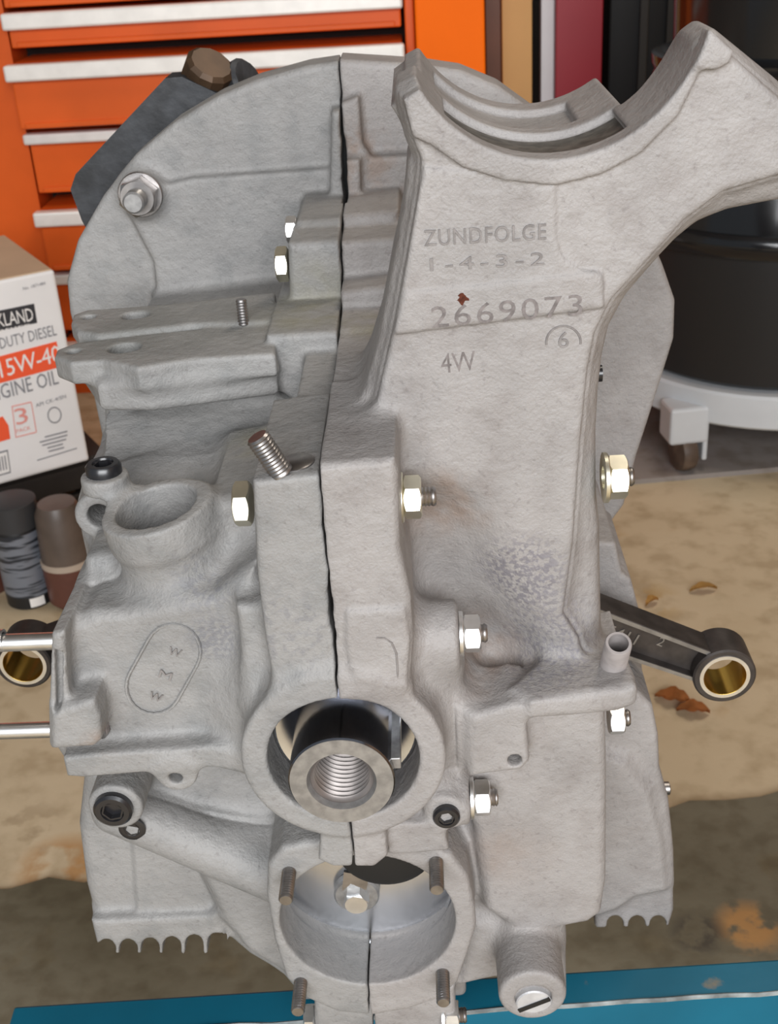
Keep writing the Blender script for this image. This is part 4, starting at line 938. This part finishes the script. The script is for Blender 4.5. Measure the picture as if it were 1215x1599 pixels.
patch('barcode_panel', [(-30, 713), (12, 702), (17, 738), (-26, 750)], 'inkg'); patch('barcode_panel', [(-28, 715.5), (10.5, 705), (15, 736), (-24, 747.5)], 'inkw', 0.0009)
for k in range(6): patch('bar', [(-16+k*4.4, 717-k*1.1), (-14+k*4.4, 716.5-k*1.1), (-11+k*4.4, 738-k*1.1), (-13+k*4.4, 738.5-k*1.1)], 'inkg', 0.0012)
# dark crate beneath
M['crate'] = simple('dark_crate', (0.030, 0.025, 0.022), 0.8, 0, 0.3, 12, 0.6)
cr = thing('low_crate', 'low dark crate under the white oil carton', 'crate', tuple(Vector((c0.x, c0.y, FLOOR))-e*0.1+nb*0.1))
for k in range(2): obj('slat', rbox((-WB-0.05, 0.012, 0.004+k*0.05-0.10), (0.03, 0.026, 0.046+k*0.05-0.10), 0.002, bxm), 'crate', cr, False)
obj('deck', rbox((-WB-0.05, 0.012, -0.012), (0.03, DB, 0.0), 0.002, bxm), 'crate', cr, False)
for xx in (-WB-0.04, 0.0): obj('bearer', rbox((xx, 0.026, -0.10), (xx+0.025, DB-0.01, -0.012), 0.002, bxm), 'crate', cr, False)

# spray can
def canmat():
    mt, t, b = nt('can_label'); tc = t.nodes.new('ShaderNodeTexCoord'); n = t.nodes.new('ShaderNodeTexNoise'); n.inputs['Scale'].default_value = 1
    mp = t.nodes.new('ShaderNodeMapping'); mp.inputs['Scale'].default_value = (18, 18, 160); t.links.new(tc.outputs['Object'], mp.inputs[0]); t.links.new(mp.outputs[0], n.inputs['Vector'])
    r = t.nodes.new('ShaderNodeValToRGB'); r.color_ramp.elements[0].position = 0.40; r.color_ramp.elements[1].position = 0.48
    r.color_ramp.elements[0].color = (0.03, 0.035, 0.045, 1); r.color_ramp.elements[1].color = (0.20, 0.22, 0.26, 1)
    t.links.new(n.outputs['Fac'], r.inputs['Fac']); t.links.new(r.outputs[0], b.inputs['Base Color']); b.inputs['Roughness'].default_value = 0.35; b.inputs['Metallic'].default_value = 0.3; return mt
M['canlabel'] = canmat(); M['cap'] = simple('grey_black_cap', (0.030, 0.030, 0.032), 0.55)
cb = UZ(50, 934, FLOOR); sc = mpp(45, 860, float(cb[1])); rc = 0.0315
zc = lambda py: float(U(45, py, float(cb[1])-rc)[2])
can = thing('spray_can', 'spray can with black cap and grey label in front of the carton', 'spray can', (cb[0], cb[1], FLOOR))
K = (float(cb[0]), float(cb[1]), 0)
ztop = zc(795); zcap = zc(832)
obj('can_body', lathe(bmesh.new(), [(0, FLOOR), (rc-0.002, FLOOR), (rc, FLOOR+0.002), (rc, FLOOR+0.016), (rc, FLOOR+0.020), (rc, zcap-0.006), (rc-0.002, zcap), (0, zcap)], K, (0, 0, 1), 48), 'blackm', can)
obj('label', lathe(bmesh.new(), [(rc+0.0004, FLOOR+0.018), (rc+0.0004, zcap-0.006)], K, (0, 0, 1), 48), 'canlabel', can)
obj('cap', lathe(bmesh.new(), [(0, zcap-0.002), (rc+0.0005, zcap-0.002), (rc+0.0002, ztop-0.002), (rc-0.003, ztop), (0, ztop)], K, (0, 0, 1), 48), 'cap', can)
a_ = [math.radians(x) for x in range(-75, -35, 5)]
bm = bmesh.new(); v0 = [bm.verts.new((K[0]+(rc+0.0008)*math.cos(x), K[1]+(rc+0.0008)*math.sin(x), FLOOR+0.004)) for x in a_]; v1 = [bm.verts.new((K[0]+(rc+0.0008)*math.cos(x), K[1]+(rc+0.0008)*math.sin(x), FLOOR+0.017)) for x in a_]
for i in range(len(a_)-1): bm.faces.new((v0[i], v0[i+1], v1[i+1], v1[i]))
obj('price_sticker', bm, 'inkw', can)
# jar and dark bottle
M['jarb'] = simple('reddish_brown_plastic', (0.115, 0.042, 0.030), 0.45, 0, 0.5, 25, 0.7)
M['jart'] = simple('smoky_plastic', (0.115, 0.085, 0.068), 0.4, 0, 0.5, 25, 0.7)
M['cream'] = simple('cream_ring', (0.42, 0.34, 0.27), 0.6)
jb = UZ(118, 935, FLOOR); J = (float(jb[0]), float(jb[1]), 0); zj = lambda py: float(U(110, py, float(jb[1])-0.03)[2])
jar = thing('brown_jar', 'reddish brown jar with cream ring beside the spray can', 'jar', (J[0], J[1], FLOOR))
obj('jar_body', lathe(bmesh.new(), [(0, FLOOR), (0.028, FLOOR), (0.033, FLOOR+0.006), (0.034, zj(893)), (0, zj(893))], J, (0, 0, 1), 40), 'jarb', jar)
obj('ring', lathe(bmesh.new(), [(0, zj(893)), (0.0345, zj(893)), (0.0345, zj(884)), (0, zj(884))], J, (0, 0, 1), 40), 'cream', jar)
obj('lid', lathe(bmesh.new(), [(0, zj(884)), (0.033, zj(884)), (0.030, zj(815)), (0.024, zj(800)), (0, zj(798))], J, (0, 0, 1), 40), 'jart', jar)
ob = UZ(-12, 918, FLOOR); O = (float(ob[0]), float(ob[1]), 0)
bot = thing('dark_bottle', 'dark brown bottle at the left picture edge beside the spray can', 'bottle', (O[0], O[1], FLOOR))
obj('bottle_body', lathe(bmesh.new(), [(0, FLOOR), (0.022, FLOOR), (0.024, FLOOR+0.004), (0.024, FLOOR+0.075), (0.012, FLOOR+0.095), (0, FLOOR+0.095)], O, (0, 0, 1), 32), 'jarb', bot)
obj('cap', lathe(bmesh.new(), [(0, FLOOR+0.094), (0.013, FLOOR+0.094), (0.013, FLOOR+0.112), (0, FLOOR+0.112)], O, (0, 0, 1), 24), 'blackm', bot)
# dry leaves
M['leaf'] = simple('dry_leaf', (0.62, 0.36, 0.11), 0.8, 0, 0.3, 60, 0.7); M['leaf2'] = simple('rusty_leaf', (0.45, 0.17, 0.05), 0.8, 0, 0.3, 60, 0.7)
def leaf(px, py, L, wd, ang, mat, label):
    c = Vector(UZ(px, py, FLOOR)); bm = bmesh.new(); up = []; lo = []; mid = []
    R = Matrix.Rotation(ang, 3, 'Z')
    for k in range(9):
        u = k/8; ww = wd*math.sin(math.pi*u)**0.8*(1+0.2*math.sin(k*2.2)); z = 0.004+0.006*math.sin(u*3.0)
        mid.append(c+R @ Vector((L*(u-0.5), 0, z-0.002))); up.append(c+R @ Vector((L*(u-0.5), ww/2+1e-4, z+0.002))); lo.append(c+R @ Vector((L*(u-0.5), -ww/2-1e-4, z+0.002)))
    A_, B_, C_ = ([bm.verts.new(p) for p in q_] for q_ in (up, mid, lo))
    for k in range(8): bm.faces.new((A_[k], A_[k+1], B_[k+1], B_[k])); bm.faces.new((B_[k], B_[k+1], C_[k+1], C_[k]))
    bmesh.ops.solidify(bm, geom=bm.faces[:], thickness=0.0006)
    o = obj('dry_leaf', bm, mat); o['label'] = label; o['category'] = 'leaf'; return o
leaf(1098, 925, 0.036, 0.014, 0.1, 'leaf', 'pale orange dry leaf on the concrete above the connecting rod')
leaf(1050, 1096, 0.040, 0.026, -0.4, 'leaf2', 'larger rust brown leaf on concrete below the rod small end')
leaf(1082, 1115, 0.036, 0.022, -0.2, 'leaf2', 'smaller rust brown leaf below the connecting rod, nearer the camera')
leaf(1018, 945, 0.022, 0.012, 0.6, 'leaf', 'tiny yellowish leaf on the concrete just above the connecting rod beam')
